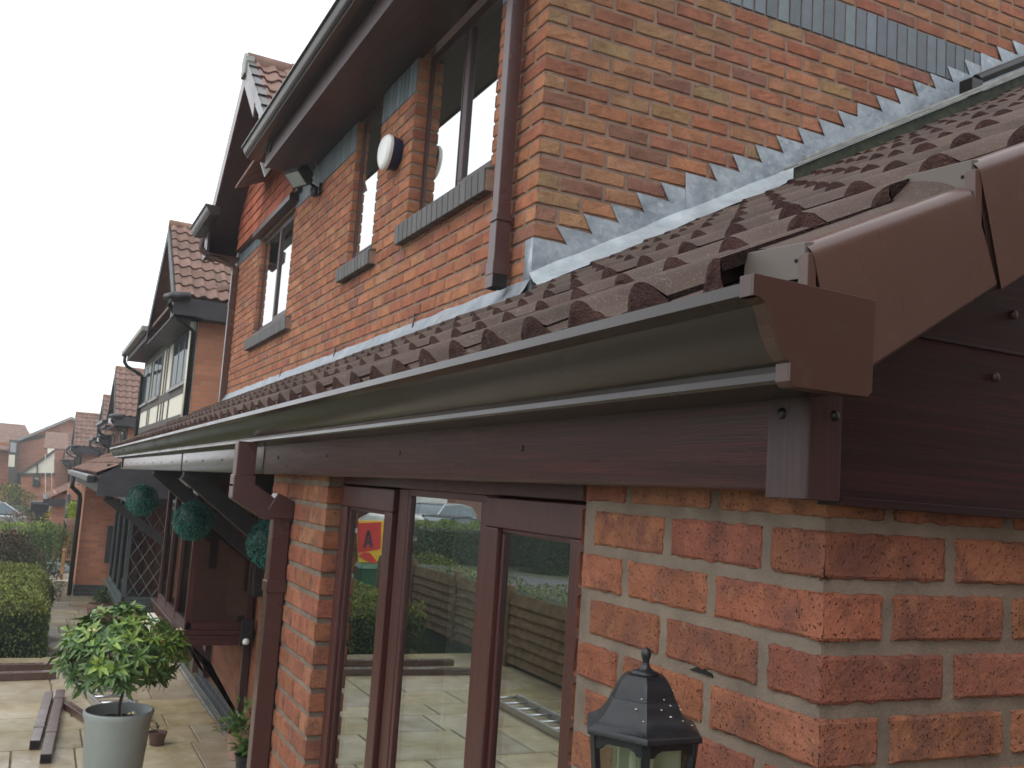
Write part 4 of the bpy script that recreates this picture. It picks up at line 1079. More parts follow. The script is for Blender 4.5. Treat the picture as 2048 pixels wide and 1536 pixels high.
for k in range(6):
    p, q = hexp(.0685, -.100, k), hexp(.049, -.262, k); t = Vector((-math.sin(math.pi/3*k), math.cos(math.pi/3*k), 0))*.0052; o_ = Vector((math.cos(math.pi/3*k), math.sin(math.pi/3*k), 0))*.004
    m.hexa([q-t-o_, q-t+o_, q+t+o_, q+t-o_, p-t-o_, p-t+o_, p+t+o_, p+t-o_])
    a, b = hexp(.0685, -.100, k), hexp(.0685, -.100, k+1)          # scalloped top rail
    pts = [a, b, b-Vector((0, 0, .016)), b+(a-b)*.16-Vector((0, 0, .0155)), b+(a-b)*.20-Vector((0, 0, .0115)), b+(a-b)*.30-Vector((0, 0, .0085)), a+(b-a)*.30-Vector((0, 0, .0085)), a+(b-a)*.20-Vector((0, 0, .0115)), a+(b-a)*.16-Vector((0, 0, .0155)), a-Vector((0, 0, .016))]
    nn = Vector((math.cos(math.pi/3*(k+.5)), math.sin(math.pi/3*(k+.5)), 0))*.0028; L_ = len(pts)
    m.add([p_-nn for p_ in pts]+[p_+nn for p_ in pts], [(i, (i+1) % L_, L_+(i+1) % L_, L_+i) for i in range(L_)]+[tuple(range(L_)), tuple(range(L_, 2*L_))])
m.lathe([(.0, -.262), (.046, -.262), (.046, -.270), (.03, -.285), (.012, -.30), (0, -.302)], LC, 6); m.build('lantern_cage', M['iron'], lan, bevel=.0007)
for k in range(6):
    a, b, c, d = hexp(.0675, -.102, k), hexp(.0675, -.102, k+1), hexp(.0485, -.262, k+1), hexp(.0485, -.262, k); nn = Vector((math.cos(math.pi/3*(k+.5)), math.sin(math.pi/3*(k+.5)), 0))*.0008
    m = MB(); m.hexa([d-nn, c-nn, c+nn, d+nn, a-nn, b-nn, b+nn, a+nn]); m.build('pane', M['lampglass'], lan)
m = MB()
for dx, dy in ((-.010, -.011), (.010, .009)):
    c = LC+Vector((dx, dy, 0)); s_ = Vector((.43, -.9, 0)).normalized()*.0085
    m.tube([c-s_+Vector((0, 0, -.24)), c-s_+Vector((0, 0, -.128)), c-s_*.7+Vector((0, 0, -.119)), c+Vector((0, 0, -.1155)), c+s_*.7+Vector((0, 0, -.119)), c+s_+Vector((0, 0, -.128)), c+s_+Vector((0, 0, -.24))], .0048, 10)
m.build('lamp_tube', M['tube'], lan, smooth=True)
m = MB(); m.box(LC.x+.030, LC.x+.033, LC.y-.036, LC.y+.030, LC.z-.255, LC.z-.104); m.box(LC.x-.012, LC.x+.033, LC.y+.031, LC.y+.034, LC.z-.255, LC.z-.104); m.build('reflector', M['lampback'], lan)
m = MB(); m.tube([LC+Vector((.0, 0, -.30)), LC+Vector((.03, 0, -.34)), LC+Vector((.10, 0, -.335)), (XW-.01, LC.y, LC.z-.26)], .008, 8); m.box(XW-.022, XW-.006, LC.y-.04, LC.y+.04, LC.z-.35, LC.z-.17); m.build('wall_arm', M['iron'], lan, bevel=.003)

# ------------------------------------------------------------------ alarm box
AC = Vector((XU, 5.60, 2.06))
al_ = empty('alarm_box', AC); tag(al_, 'white oval alarm box with dark blue base on the brick wall between upper windows', 'alarm box')
def oval(x, ry, rt, rb, n=40): return [(x, AC.y+ry*math.cos(2*math.pi*k/n)*(1-.10*math.sin(2*math.pi*k/n)*(-1)), AC.z+(rt if math.sin(2*math.pi*k/n) > 0 else rb)*math.sin(2*math.pi*k/n)) for k in range(n)]
def loft(m, rings, cap=True):
    n = len(rings[0]); m.add([v for g in rings for v in g], [(i*n+k, i*n+(k+1) % n, (i+1)*n+(k+1) % n, (i+1)*n+k) for i in range(len(rings)-1) for k in range(n)]+([tuple(range(n)), tuple(range((len(rings)-1)*n, len(rings)*n))] if cap else []))
m = MB(); loft(m, [oval(XU-0.0040, 0.1098, 0.0828, 0.1116), oval(XU-0.0680, 0.1188, 0.0918, 0.1206), oval(XU-0.0710, 0.1152, 0.0900, 0.1170)]); m.build('base', M['navy'], al_, smooth=False, bevel=.003)
m = MB(); loft(m, [oval(XU-0.0715, 0.1215, 0.0954, 0.1242), oval(XU-0.0920, 0.1215, 0.0954, 0.1242), oval(XU-0.1030, 0.1098, 0.0846, 0.1134), oval(XU-0.1080, 0.0882, 0.0666, 0.0900)]); m.build('cover', M['white'], al_, bevel=.004)
m = MB()
for k in range(12):
    a0, a1 = R_(35+k*10), R_(35+(k+1)*10); r0, r1 = .066, .078; x = XU-.0945
    m.hexa([(x, AC.y+r0*math.cos(a0)*1.1, AC.z+r0*math.sin(a0)*.8), (x, AC.y+r1*math.cos(a0)*1.1, AC.z+r1*math.sin(a0)*.8), (x, AC.y+r1*math.cos(a1)*1.1, AC.z+r1*math.sin(a1)*.8), (x, AC.y+r0*math.cos(a1)*1.1, AC.z+r0*math.sin(a1)*.8)]+[(x+.004, AC.y+q*math.cos(a)*1.1, AC.z+q*math.sin(a)*.8) for q, a in ((r0, a0), (r1, a0), (r1, a1), (r0, a1))])
for y, z in ((-.055, .030), (-.03, .012)): m.box(XU-.0955, XU-.088, AC.y+y-.006, AC.y+y+.006, AC.z+z-.008, AC.z+z+.008)
m.build('printed_emblem', M['greyblue'], al_)

# ------------------------------------------------------------------ floodlight under the soffit
fl = empty('floodlight', (XU, 7.56, 2.33)); tag(fl, 'black rectangular security floodlight with motion sensor fixed under the upper eaves', 'floodlight')
def obox(m, c, ax, ay, az, hx, hy, hz):
    c = Vector(c); m.hexa([c+ax*sx*hx+ay*sy*hy+az*sz*hz for sx, sy, sz in ((-1, -1, -1), (1, -1, -1), (1, 1, -1), (-1, 1, -1), (-1, -1, 1), (1, -1, 1), (1, 1, 1), (-1, 1, 1))])
fc = Vector((1.60, 7.50, 2.385)); fn = Vector((-.62, -.25, -.74)).normalized(); fs = fn.cross(Vector((0, 0, 1))).normalized(); fu = fs.cross(fn)
m = MB(); obox(m, fc, fs, fu, fn, .10, .075, .035); obox(m, fc-fn*.05, fs, fu, fn, .075, .055, .02)
for k in range(6): obox(m, fc-fn*.075+fs*(-.06+.024*k), fs, fu, fn, .003, .05, .02)
m.build('lamp_body', M['black'], fl, bevel=.004)
m = MB(); obox(m, fc+fn*.036, fs, fu, fn, .085, .06, .002); m.build('front_glass', M['potgrey'], fl)
m = MB(); m.tube([fc-fn*.04, fc+Vector((.09, 0, -.03)), (1.79, 7.56, 2.335)], .012, 8); m.lathe([(0, -.05), (.028, -.045), (.034, -.02), (.034, .015), (.02, .03), (0, .03)], (1.735, 7.50, 2.30), 14); m.box(1.775, 1.80, 7.51, 7.61, 2.29, 2.38); m.build('sensor_arm', M['black'], fl, smooth=False)
m = MB(); m.tube([(1.78, 7.55, 2.36), (1.74, 7.50, 2.40), (1.745, 7.56, 2.47), (1.77, 7.62, 2.52), (1.76, 7.66, 2.585)], .0035, 6); m.tube([(1.78, 7.6, 2.37), (1.70, 7.62, 2.38), (1.66, 7.6, 2.42)], .0035, 6); m.build('cable', M['curtain'], fl, smooth=True)

# key box on the bay end
kb = empty('key_box', (1.76, 8.40, -1.44)); tag(kb, 'small dark grey box with white knob at the end of the bay window shelf', 'switch box')
m = MB(); m.box(1.675, 1.775, 8.405, 8.455, -1.425, -1.20); m.build('case', M['iron'], kb, bevel=.006)
m = MB(); m.lathe([(0, .03), (.022, .022), (.03, 0), (.022, -.02), (0, -.026)], (1.72, 8.39, -1.385), 10); m.build('knob', M['white'], kb, smooth=True)

# ------------------------------------------------------------------ loose lengths, ladder and small pots on the patio
def length(p, q, w, h, label, mat='upvc', lift=0, joints=()):
    p = Vector(p); q = Vector(q); d = (q-p); L = d.length; d /= L; s = d.cross(Vector((0, 0, 1))).normalized(); u_ = s.cross(d)
    t = empty('downpipe_offcut', p); tag(t, label, 'pipe length', 'brown plastic pipe lengths lying on the patio')
    m = MB(); c = (p+q)/2+u_*(h/2+lift); obox(m, c, d, s, u_, L/2, w/2, h/2); m.build('pipe', M[mat], t, bevel=.004)
    m = MB(); obox(m, p+u_*(h/2+lift)-d*.0015, d, s, u_, .002, w/2-.006, h/2-.006); m.build('open_end', M['hole'], t)
    for j in joints:
        m = MB(); obox(m, p+d*L*j+u_*(h/2+lift), d, s, u_, .03, w/2+.004, h/2+.004); m.build('socket', M[mat], t, bevel=.003)
def G(x, y, dz=0):
    d = ray(x, y); p = d*((ZG+dz)/d.z); return (p.x, p.y, ZG+.003)
length(G(68, 1500), G(97, 1398), .075, .07, 'left brown pipe length lying end-on at the bottom left of the patio', joints=(.25,))
length(G(90, 1528), G(120, 1394), .08, .07, 'longer brown pipe length lying beside the grey pot, with two joints', joints=(.3, .85))
length(G(180, 1450), G(133, 1418), .07, .06, 'short brown offcut lying just behind the grey pot')
length((-3.2, 11.15, ZG+.003), (.40, 11.42, ZG+.003), .11, .075, 'long brown length crossing the patio at the left, nearer of two')
length((-3.2, 11.75, ZG+.003), (.40, 11.86, ZG+.003), .10, .075, 'long brown length crossing the patio at the left, farther of two')
def ladder(p, q, w, label, h=.07):
    p = Vector(p); q = Vector(q); d = (q-p); L = d.length; d /= L; s = d.cross(Vector((0, 0, 1))).normalized(); u_ = s.cross(d)
    t = empty('ladder', p); tag(t, label, 'ladder')
    for sg in (-1, 1):
        m = MB(); obox(m, (p+q)/2+s*sg*w/2+u_*(h/2), d, s, u_, L/2, .013, h/2); m.build('stile', M['steel'], t, bevel=.003)
    k = .15
    while k < L:
        m = MB(); c = p+d*k+u_*h*.5; m.tube([c-s*w/2, c+s*w/2], .015, 8); m.build('rung', M['steel'], t, smooth=True); k += .27
ladder((-2.95, 7.1, ZG+.005), (-2.95, 9.7, ZG+.005), .34, 'aluminium ladder lying flat on the patio, reflected in the right door pane')
ladder((.99, 9.35, ZG+.005), (.62, 11.6, ZG+.005), .30, 'aluminium ladder lying on the slabs behind the potted shrub')
def smallpot(c, r0, r1, h, mat, label, name='plant_pot', plant=None, ls=.05, n=60, pr=.1, grp=None):
    t = empty(name, c); tag(t, label, 'plant pot', grp)
    m = MB(); m.lathe([(0, 0), (r0, 0), (r1*.97, h*.85), (r1, h*.86), (r1*1.04, h), (r1*.93, h), (r1*.88, h*.86), (0, h*.86)], c, 24); m.build('pot', M[mat], t, smooth=False)
    if plant:
        m = MB(); r = random.Random(int(c[0]*100)); C_ = Vector(c)+Vector((0, 0, h))
        for _ in range(n):
            d = rdir(r); d.z = abs(d.z); leaf(m, C_+d*pr*r.random(), d+Vector((0, 0, .4)), ls*r.uniform(.7, 1.3), ls*.35, gcol(plant, r))
        m.build('plant', M['leaf'], t)
smallpot((1.12, 8.62, ZG+.004), .055, .075, .10, 'upvc', 'small empty brown square-looking pot on the slabs right of the grey pot', plant=(.12, .09, .06), n=16, pr=.05)
smallpot((1.15, 16.6, ZG-.35), .17, .25, .46, 'terra', 'large terracotta pot with low greenery under the dark bay window', plant=(.05, .12, .03), n=160, ls=.10, pr=.2)
smallpot((1.62, 7.25, ZG+.004), .10, .13, .26, 'blackbin', 'dark pot with bright green leaves at the wall foot beside the downpipe', plant=(.06, .15, .03), n=140, ls=.10, pr=.12)
smallpot((1.70, 8.1, ZG+.004), .09, .12, .20, 'terra', 'leafy young green plant against the wall behind the brown downpipe', plant=(.09, .17, .04), n=100, ls=.09, pr=.20)
m = MB()
for _ in range(70):
    p = Vector((1.66+rr.random()*.13, 7.9+rr.random()*1.6, ZG+.012)); a = rr.random()*3.1; L = .02+rr.random()*.05; m.tube([p, p+Vector((math.cos(a)*L, math.sin(a)*L, .01*rr.random()))], .003, 4)
tag(m.build('garden_litter', M['oak']), 'twigs and plant scraps scattered along the drain channel', 'litter', kind='stuff')

# ------------------------------------------------------------------ neighbouring houses
def neighbour(label, xf, y0, dz, style='brick', L=8.0, depth=6.5, full=True, roofmat='tile_far', brick='pbrick'):
    """same house type, gable at the near end; dz = ground offset to the first house"""
    zs = 2.585+dz; zg = ZG+dz-.6; dark = 'darkbox'
    t = empty('brick_house', (xf, y0, ZG+dz)); tag(t, label, 'house', 'row of neighbouring houses along the path')
    m = MB(); m.box(xf, xf+depth, y0, y0+L, zg, zs+.15); gy, gz, ge = y0+1.55, 4.13+dz, 2.72+dz
    m.prism([(y0-.0, ge-.12), (gy+1.55, ge-.12), (gy, gz-.28)], 'x', xf+.001, xf+.25)
    m.build('wall', M[brick], t)
    m = MB(); half = 1.85; sl = (gz-ge)/half
    V1 = Vector((0, half, gz-ge)).normalized(); N1 = Vector((0, -V1.z, V1.y)); V2 = Vector((0, -half, gz-ge)).normalized(); N2 = Vector((0, V2.z, -V2.y))
    ll = math.hypot(half, gz-ge)-.03
    if full: tiled(m, (xf-.38, gy-half, ge), (1, 0, 0), V1, N1, 3.4, ll, ppr=5, seed=int(y0), gauge=.29, skirt=False)
    else: tiled(m, (xf-.38, gy-half, ge), (1, 0, 0), V1, N1, 3.4, ll, ppr=3, seed=int(y0), gauge=.29, skirt=False)
    m.hexa([(xf-.38, gy+half, ge-.03), (xf+3, gy+half, ge-.03), (xf+3, gy, gz-.03), (xf-.38, gy, gz-.03), (xf-.38, gy+half, ge+.03), (xf+3, gy+half, ge+.03), (xf+3, gy, gz+.03), (xf-.38, gy, gz+.03)], 0, (1, 1, .99))
    # main roof behind
    m.hexa([(xf-.35, y0-.1, zs+.12), (xf+depth, y0-.1, zs+2.6), (xf+depth, y0+L+.1, zs+2.6), (xf-.35, y0+L+.1, zs+.12), (xf-.35, y0-.1, zs+.17), (xf+depth, y0-.1, zs+2.65), (xf+depth, y0+L+.1, zs+2.65), (xf-.35, y0+L+.1, zs+.17)], 0, (1, 1, .99))
    x = xf-.4
    while x < xf+3: m.tube([(x, gy, gz+.0), (x+.43, gy, gz-.005)], .08, 10, 0, (1.15, 1.12, 1.0)); x += .44
    o = m.build('roof', [M[roofmat], M['nose']], t)
    m = MB()
    for ya in (gy-half, gy+half):
        m.hexa([(xf-.40, ya, ge-.24), (xf-.38, ya, ge-.24), (xf-.38, gy, gz-.24), (xf-.40, gy, gz-.24), (xf-.40, ya, ge-.01), (xf-.38, ya, ge-.01), (xf-.38, gy, gz-.01), (xf-.40, gy, gz-.01)])
    m.box(xf-.38, xf, gy-half, gy+half, ge-.27, ge-.25)
    m.build('barge_boards', M[dark], t)
    # boxed near eave of the gable roof
    m = MB(); yb = gy-half; m.prism([(xf-.37, ge-.27), (xf+.75, ge-.27), (xf+1.15, ge-.01), (xf-.37, ge-.01)], 'y', yb+.0, yb+.02); m.box(xf-.37, xf+.8, yb+.021, y0+.0, ge-.27, ge-.255); m.box(xf-.385, xf-.371, yb+.0, y0+.1, ge-.27, ge-.05)
    m.build('boxed_eave', M[dark], t)
    m = MB(); m.tube([(xf-.42, yb-.02, ge-.05), (xf-.45, yb+.05, ge-.12), (xf-.30, yb+.1, ge-.30), (xf-.06, yb+.30, ge-.42), (xf-.05, yb+.32, zg)], .036, 8)
    m.tube([(xf-.48, yb+.12, ge-.02), (xf-.40, yb-.06, ge-.01), (xf-.2, yb-.1, ge+.0)], .06, 8); m.build('downpipe', M['black'], t, smooth=True)
    # far eaves gutter, soffit and downpipe
    ya = gy+half
    m = MB(); m.box(xf-.36, xf, ya, y0+L+.1, zs-.01, zs+.01); m.box(xf-.38, xf-.36, ya-.1, y0+L+.12, zs-.02, zs+.16); m.build('soffit', M[dark], t)
    m = MB(); m.box(xf-.50, xf-.385, ya-.1, y0+L+.15, zs+.08, zs+.18); m.build('gutter', M['cap' if style == 'timber' else 'black'], t, bevel=.02)
    m = MB(); yy = y0+L-.1; m.tube([(xf-.44, yy, zs+.08), (xf-.44, yy, zs-.05), (xf-.38, yy, zs-.14), (xf-.10, yy, zs-.28), (xf-.06, yy, zs-.34), (xf-.06, yy, zg)], .036, 8); m.build('downpipe', M['black'], t, smooth=True)
    # windows
    def win(a, b, z0, z1, n, mat='frame_dark', gl='glass_far'):
        m = MB(); frame_rect(m, xf-.03, xf+.03, a, b, z0, z1, .05, .05, .05, .05)
        for i in range(1, n): y = a+(b-a)*i/n; m.box(xf-.029, xf+.028, y-.03, y+.03, z0+.05, z1-.05)
        w_ = m.build('window', M[mat], t)
        for i in range(n):
            m = MB(); m.box(xf-.024, xf-.018, a+(b-a)*i/n+.03, a+(b-a)*(i+1)/n-.03, z0+.05, z1-.05); m.build('pane', M[gl], w_)
        m = MB(); m.box(xf-.07, xf-.031, a-.03, b+.03, z0-.04, z0+.0); m.build('sill', M['cap'], w_)
    if style == 'timber':
        m = MB(); m.box(xf-.014, xf-.001, y0+.02, y0+L, 1.30+dz-.25, zs-.02); m.build('render_panel', M['cream'], t)
        m = MB(); zb = 1.30+dz
        def stud(a, b, z0=None, z1=None, p=.026): m.box(xf-p, xf-.015, a, b, z0 if z0 is not None else zb-.25, z1 if z1 is not None else zs-.02)
        for y in (0.0, .12+.0, 2.5, 3.2, 3.55, 4.0, 5.55, 5.9, 7.5): stud(y0+y, y0+y+.13)
        stud(y0, y0+L, zb-.25, zb-.12, .028); stud(y0, y0+L, zb+.20, zb+.34, .028); stud(y0, y0+L, zs-.14, zs-.02, .028)
        m.build('timber_framing', M['timber'], t)
        win(y0+.45, y0+2.5, zb+.34, zs-.14, 3); win(y0+4.13, y0+5.55, zb+.34, zs-.14, 2); win(y0+6.03, y0+7.5, zb+.34, zs-.14, 2)
        m = MB(); m.tube([(xf-.05, y0+.10, zb-.3), (xf-.05, y0+.10, zs)], .055, 10); m.build('corner_post', M['cream'], t, smooth=True)
        m = MB(); m.box(xf+.72, xf+.92, y0-.012, y0-.002, 2.05+dz, 2.55+dz); m.build('blue_brick_patch', M['blue'], t)
    else:
        win(y0+.8, y0+2.1, 1.5+dz, 2.45+dz, 2); win(y0+4.4, y0+5.2, 1.5+dz, 2.45+dz, 1); win(y0+6., y0+7.4, 1.5+dz, 2.45+dz, 2)
        for q in (0, 2.3, 3.5): m = MB(); m.box(xf-.03, xf-.001, y0+q, y0+q+.11, .8+dz, 2.5+dz); m.build('timber_strip', M['timber'], t)
        for k in range(3):
            m = MB(); m.box(xf-.46, xf-.30, yb+.1+k*.55, yb+.22+k*.55, ge-.16, ge-.02)
            m.build('gutter_bracket', M['whiteframe'], t)
    return t

h2 = neighbour('neighbouring house with cream and dark timber framed upper floor, second in the row', 1.80, 14.0, -.35, 'timber', L=7.6)
# its lean-to canopy, extension block and truss
dz = -.35
def RZ2(x, y): return RZ(x, 1)+dz-.0
m = MB(); tiled(m, (.70, 13.85, RZ2(.70, 1)), (0, 1, 0), SV, SN, 9.6, 1.25, ppr=5, seed=77, skirt=False); m.build('lean_to_roof', [M['tile_far'], M['nose']], h2)
m = MB(); m.hexa([(.72, 13.87, RZ2(.72, 1)-.04), (1.8, 13.87, RZ2(1.8, 1)-.04), (1.8, 23.4, RZ2(1.8, 1)-.04), (.72, 23.4, RZ2(.72, 1)-.04), (.72, 13.87, RZ2(.72, 1)-.01), (1.8, 13.87, RZ2(1.8, 1)-.01), (1.8, 23.4, RZ2(1.8, 1)-.01), (.72, 23.4, RZ2(.72, 1)-.01)])
m.prism([(.74, -.02+dz), (1.79, -.02+dz), (1.79, .62), (.74, RZ2(.72, 1)-.02)], 'y', 13.86, 13.89); m.box(.72, 1.8, 13.83, 13.859, -.04+dz, .17+dz)
m.box(.735, .76, 13.9, 23.3, .0+dz, .17+dz); m.build('canopy_truss', M['darkbox'], h2)
m = MB(); m.box(.585, .70, 13.95, 23.5, .12+dz, .22+dz); m.build('gutter', M['black'], h2, bevel=.02)
m = MB(); m.tube([(.64, 21.2, .12+dz), (.64, 21.2, -.10+dz), (.80, 21.35, -.25+dz), (.82, 21.4, -.35+dz), (.82, 21.4, ZG-.35)], .045, 8); m.build('downpipe', M['black'], h2, smooth=True)
m = MB(); m.box(.90, 1.8, 21.5, 24, ZG-.38, .1+dz); m.build('porch_wall', M['pbrick'], h2)
m = MB(); m.box(.893, 1.8, 21.493, 24.01, ZG-.38, ZG-.35+.20); m.build('plinth', M['pblue'], h2)
m = MB(); m.box(1.40, 1.80, 21.44, 21.48, -1.95, -1.20); m.build('dark_meter_door', M['darkbox'], h2)
bay(h2, 1.20, 14.3, 17.1, -1.81, -.38, XU, 'frame_grey', leaded=True, frontpan=3)
gallows(14.0, x0=.84, z0=-.40, x1=1.75, z1=-1.05, parent=h2)
m = MB(); m.box(1.55, 1.9, 13.1, 13.9, ZG-.35, ZG+.30); m.build('low_brick_wall', M['pbrick'], h2)
m = MB(); m.box(1.50, 1.56, 13.05, 13.95, ZG-.35, ZG+.34); m.box(1.52, 1.9, 13.05, 13.95, ZG+.302, ZG+.34); m.build('white_coping', M['cream'], h2, bevel=.01)

neighbour('smaller looking brick house with tiled gable, third in the row beyond the timber framed one', 2.02, 27.4, -1.40, 'brick', L=6.5)
neighbour('brick house in the row, fourth, its tiled gable peeping above the third', 2.12, 34.4, -1.75, 'brick', L=6.5, full=False)
h5 = neighbour('brick house in the row, fifth, with broad tiled slope and plain brick side wall', 1.55, 43.0, -2.00, 'brick', L=7, full=False, brick='pbrick2')
neighbour('brick house in the row, sixth, a small pinkish tiled slope with cream gable', 1.55, 56.0, -2.55, 'brick', L=6, full=False, brick='pbrick2')
# porches of the third house
p3 = empty('brick_porch', (1.2, 26, ZG-.35)); tag(p3, 'small brick porch with tiled lean-to roof and grey gutter beyond the black downpipe', 'porch')
m = MB(); a = at(97, 1000, 30); b = at(150, 985, 30)
m.box(a.x+.12, b.x+.9, 30, 34, ZG-.4, -.85); m.build('wall', M['pbrick2'], p3)
m = MB(); tiled(m, (a.x-.02, 29.8, -1.02), (0, 1, 0), Vector((.86, 0, .5)), Vector((-.5, 0, .86)), 5, 1.5, ppr=3, seed=4, skirt=False); m.build('roof', [M['tile_far'], M['nose']], p3)
m = MB(); m.box(a.x-.14, a.x-.02, 29.7, 34.8, -1.12, -1.0); m.build('gutter', M['darkbox'], p3, bevel=.02)
m = MB(); m.box(a.x-.02, a.x+.9, 29.75, 29.79, -1.2, -.98); m.build('bargeboard', M['darkbox'], p3)
bk = empty('hanging_basket', at(142, 1030, 26)); tag(bk, 'hanging pot with yellow-green upright plant on the porch wall beyond the black downpipe', 'hanging basket')
c = at(142, 1040, 26); m = MB(); m.lathe([(0, -.14), (.08, -.13), (.15, 0), (.16, .03), (0, .03)], c, 16); m.build('basket', M['terra'], bk)
m = MB()
for _ in range(160):
    d = rdir(rr); d.z = abs(d.z)*2; q = rr.random(); leaf(m, c+Vector((d.x*.1, d.y*.1, q*.38)), d+Vector((0, 0, 1)), .12, .04, gcol((.32, .42, .05), rr))
m.build('plant', M['leaf'], bk)
m = MB(); m.box(c.x-.02, 1.6, 26.0, 26.03, c.z+.45, c.z+.48); m.tube([c+Vector((-.15, 0, 0)), c+Vector((0, 0, .46)), c+Vector((.15, 0, 0))], .008, 4); m.build('bracket', M['black'], bk)
sp = empty('brick_pier', (1.25, 26.4, ZG-.36)); tag(sp, 'tall narrow brick wall end behind the black downpipe and hanging pot', 'wall')
m = MB(); a = at(122, 1100, 26.4); m.box(a.x, 2.2, 26.4, 27.2, ZG-.4, -.55); m.build('wall', M['pbrick2'], sp)
m = MB(); m.tube([(a.x+.02, 26.3, -.75), (a.x+.02, 26.3, ZG-.36)], .045, 8); m.build('downpipe', M['black'], sp, smooth=True)

# bench and round stone
bn = empty('garden_bench', (1.0, 25.4, ZG-.36)); tag(bn, 'light wooden garden bench seen end-on beside the black downpipe', 'bench')
bz = ZG-.36; a = at(118, 1168, 24.3); bx = a.x
m = MB()
for k in range(4): m.box(bx+.04, bx+.95, 24.3+.06+k*.11, 24.3+.15+k*.11, bz+.42, bz+.445)
m.build('seat', M['oak'], bn, bevel=.004)
m = MB(); m.box(bx, bx+1.0, 24.80, 24.84, bz+.82, bz+.90)
for k in range(9): m.box(bx+.07+k*.105, bx+.11+k*.105, 24.80, 24.83, bz+.46, bz+.82)
m.build('backrest', M['oak'], bn, bevel=.004)
for (lx, ly, hh) in ((0, 24.3, .64), (0, 24.80, .90), (.95, 24.3, .64), (.95, 24.80, .90)):
    m = MB(); m.box(bx+lx, bx+lx+.06, ly, ly+.06, bz, bz+hh); m.build('leg', M['oak'], bn, bevel=.004)
for lx in (0, .95):
    m = MB(); m.box(bx+lx-.01, bx+lx+.07, 24.27, 24.86, bz+.642, bz+.67); m.build('armrest', M['oak'], bn, bevel=.004)
c = at(105, 1142, 27.0)
tag((lambda m: (m.lathe([(0, .16), (.25, .14), (.36, .06), (.38, -.06), (0, -.08)], (c.x-.0, 25.9, bz+.08), 18), m.build('stone_disc', M['potgrey'], smooth=True))[1])(MB()), 'round grey stone disc lying on pale gravel beside the bench', 'stone')

# ------------------------------------------------------------------ houses across the end of the street
YEH = 60.
def poly(m, pts, Y, th, mi=0): m.prism([(at(x, y, Y).x, at(x, y, Y).z) for x, y in pts], 'y', Y, Y+th, mi)
e1 = empty('brick_house', (1, YEH, -3.2)); tag(e1, 'large brick house closing the street, its plain gable with sloping grey bargeboard facing us', 'house')
m = MB(); poly(m, [(28, 1010), (28, 882), (143, 838), (175, 850), (175, 1010)], YEH, 6); m.build('wall', M['pbrick2'], e1)
m = MB(); poly(m, [(20, 884), (143, 833), (143, 838), (24, 888)], YEH-.3, .25); poly(m, [(143, 833), (180, 852), (180, 857), (143, 838)], YEH-.3, .25); m.build('barge_boards', M['cap'], e1)
m = MB(); poly(m, [(40, 878), (120, 862), (120, 868), (34, 887)], YEH-.05, .04); m.build('brick_band', M['timber'], e1)
e2 = empty('brick_house', (-3, YEH+4, -3.2)); tag(e2, 'brick house with brown tiled roof at the far left, behind the timber tower', 'house')
m = MB(); poly(m, [(-60, 1010), (-60, 885), (20, 885), (20, 1010)], YEH+4, 5); m.build('wall', M['pbrick'], e2)
m = MB(); a, b = at(-60, 893, YEH+3.5), at(80, 893, YEH+3.5); tz = at(0, 845, YEH+7).z
m.hexa([(a.x, YEH+3.5, a.z-.1), (b.x, YEH+3.5, a.z-.1), (b.x-1.0, YEH+7.5, tz-.1), (a.x, YEH+7.5, tz-.1), (a.x, YEH+3.5, a.z), (b.x, YEH+3.5, a.z), (b.x-1.0, YEH+7.5, tz), (a.x, YEH+7.5, tz)], 0, (1, 1, .99)); m.build('roof', M['tile_far'], e2)
m = MB(); poly(m, [(15, 1012), (19, 879), (37, 881), (31, 1012)], YEH-.8, .7); tw = m.build('timber_tower', M['timber'], e1)
m = MB(); poly(m, [(21, 884), (33, 886), (32, 905), (20, 904)], YEH-.83, .02); m.build('window', M['glass_far'], e1)
m = MB(); poly(m, [(18, 909), (30, 910), (29, 934), (16, 933)], YEH-.83, .02); m.build('render_panel', M['cream'], e1)
m = MB(); poly(m, [(27, 945), (42, 945), (41, 1010), (27, 1010)], YEH-.6, .5); m.build('garage_door', M['darkbox'], e1)
e3 = empty('brick_house', (.5, 52, -3.2)); tag(e3, 'low brick wing with cream panelled gable and one small window', 'house')
m = MB(); poly(m, [(42, 1012), (42, 948), (110, 948), (110, 1012)], 52, 5); m.build('wall', M['pbrick'], e3)
m = MB(); poly(m, [(46, 947), (108, 905), (108, 947)], 52.0, .1); m.build('render_panel', M['cream'], e3)
m = MB(); poly(m, [(40, 946), (110, 898), (110, 904), (42, 950)], 51.9, .12); poly(m, [(73, 946), (73, 924), (76, 922), (76, 946)], 51.93, .06); poly(m, [(42, 951), (110, 951), (110, 946), (42, 946)], 51.93, .06); m.build('timber_framing', M['timber'], e3)
m = MB(); poly(m, [(64, 974), (81, 974), (80, 952), (66, 952)], 51.95, .04); m.build('window_frame', M['timber'], e3)
m = MB(); poly(m, [(68, 971), (78, 971), (77, 956), (69, 956)], 51.92, .02); m.build('window', M['glass_far'], e3)
m = MB(); a, b = at(88, 895, 53), at(118, 895, 53); m.hexa([(a.x, 52.5, a.z-.1), (b.x+.4, 52.5, a.z-.1), (b.x+.4, 55, a.z+.75), (a.x, 55, a.z+.75), (a.x, 52.5, a.z), (b.x+.4, 52.5, a.z), (b.x+.4, 55, a.z+.85), (a.x, 55, a.z+.85)], 0, (1, 1, .99)); m.build('roof', M['tile_far'], e3)
m = MB(); poly(m, [(95, 918), (109, 918), (109, 897), (95, 897)], 52.4, .1); m.build('upper_panel', M['cream'], e3)
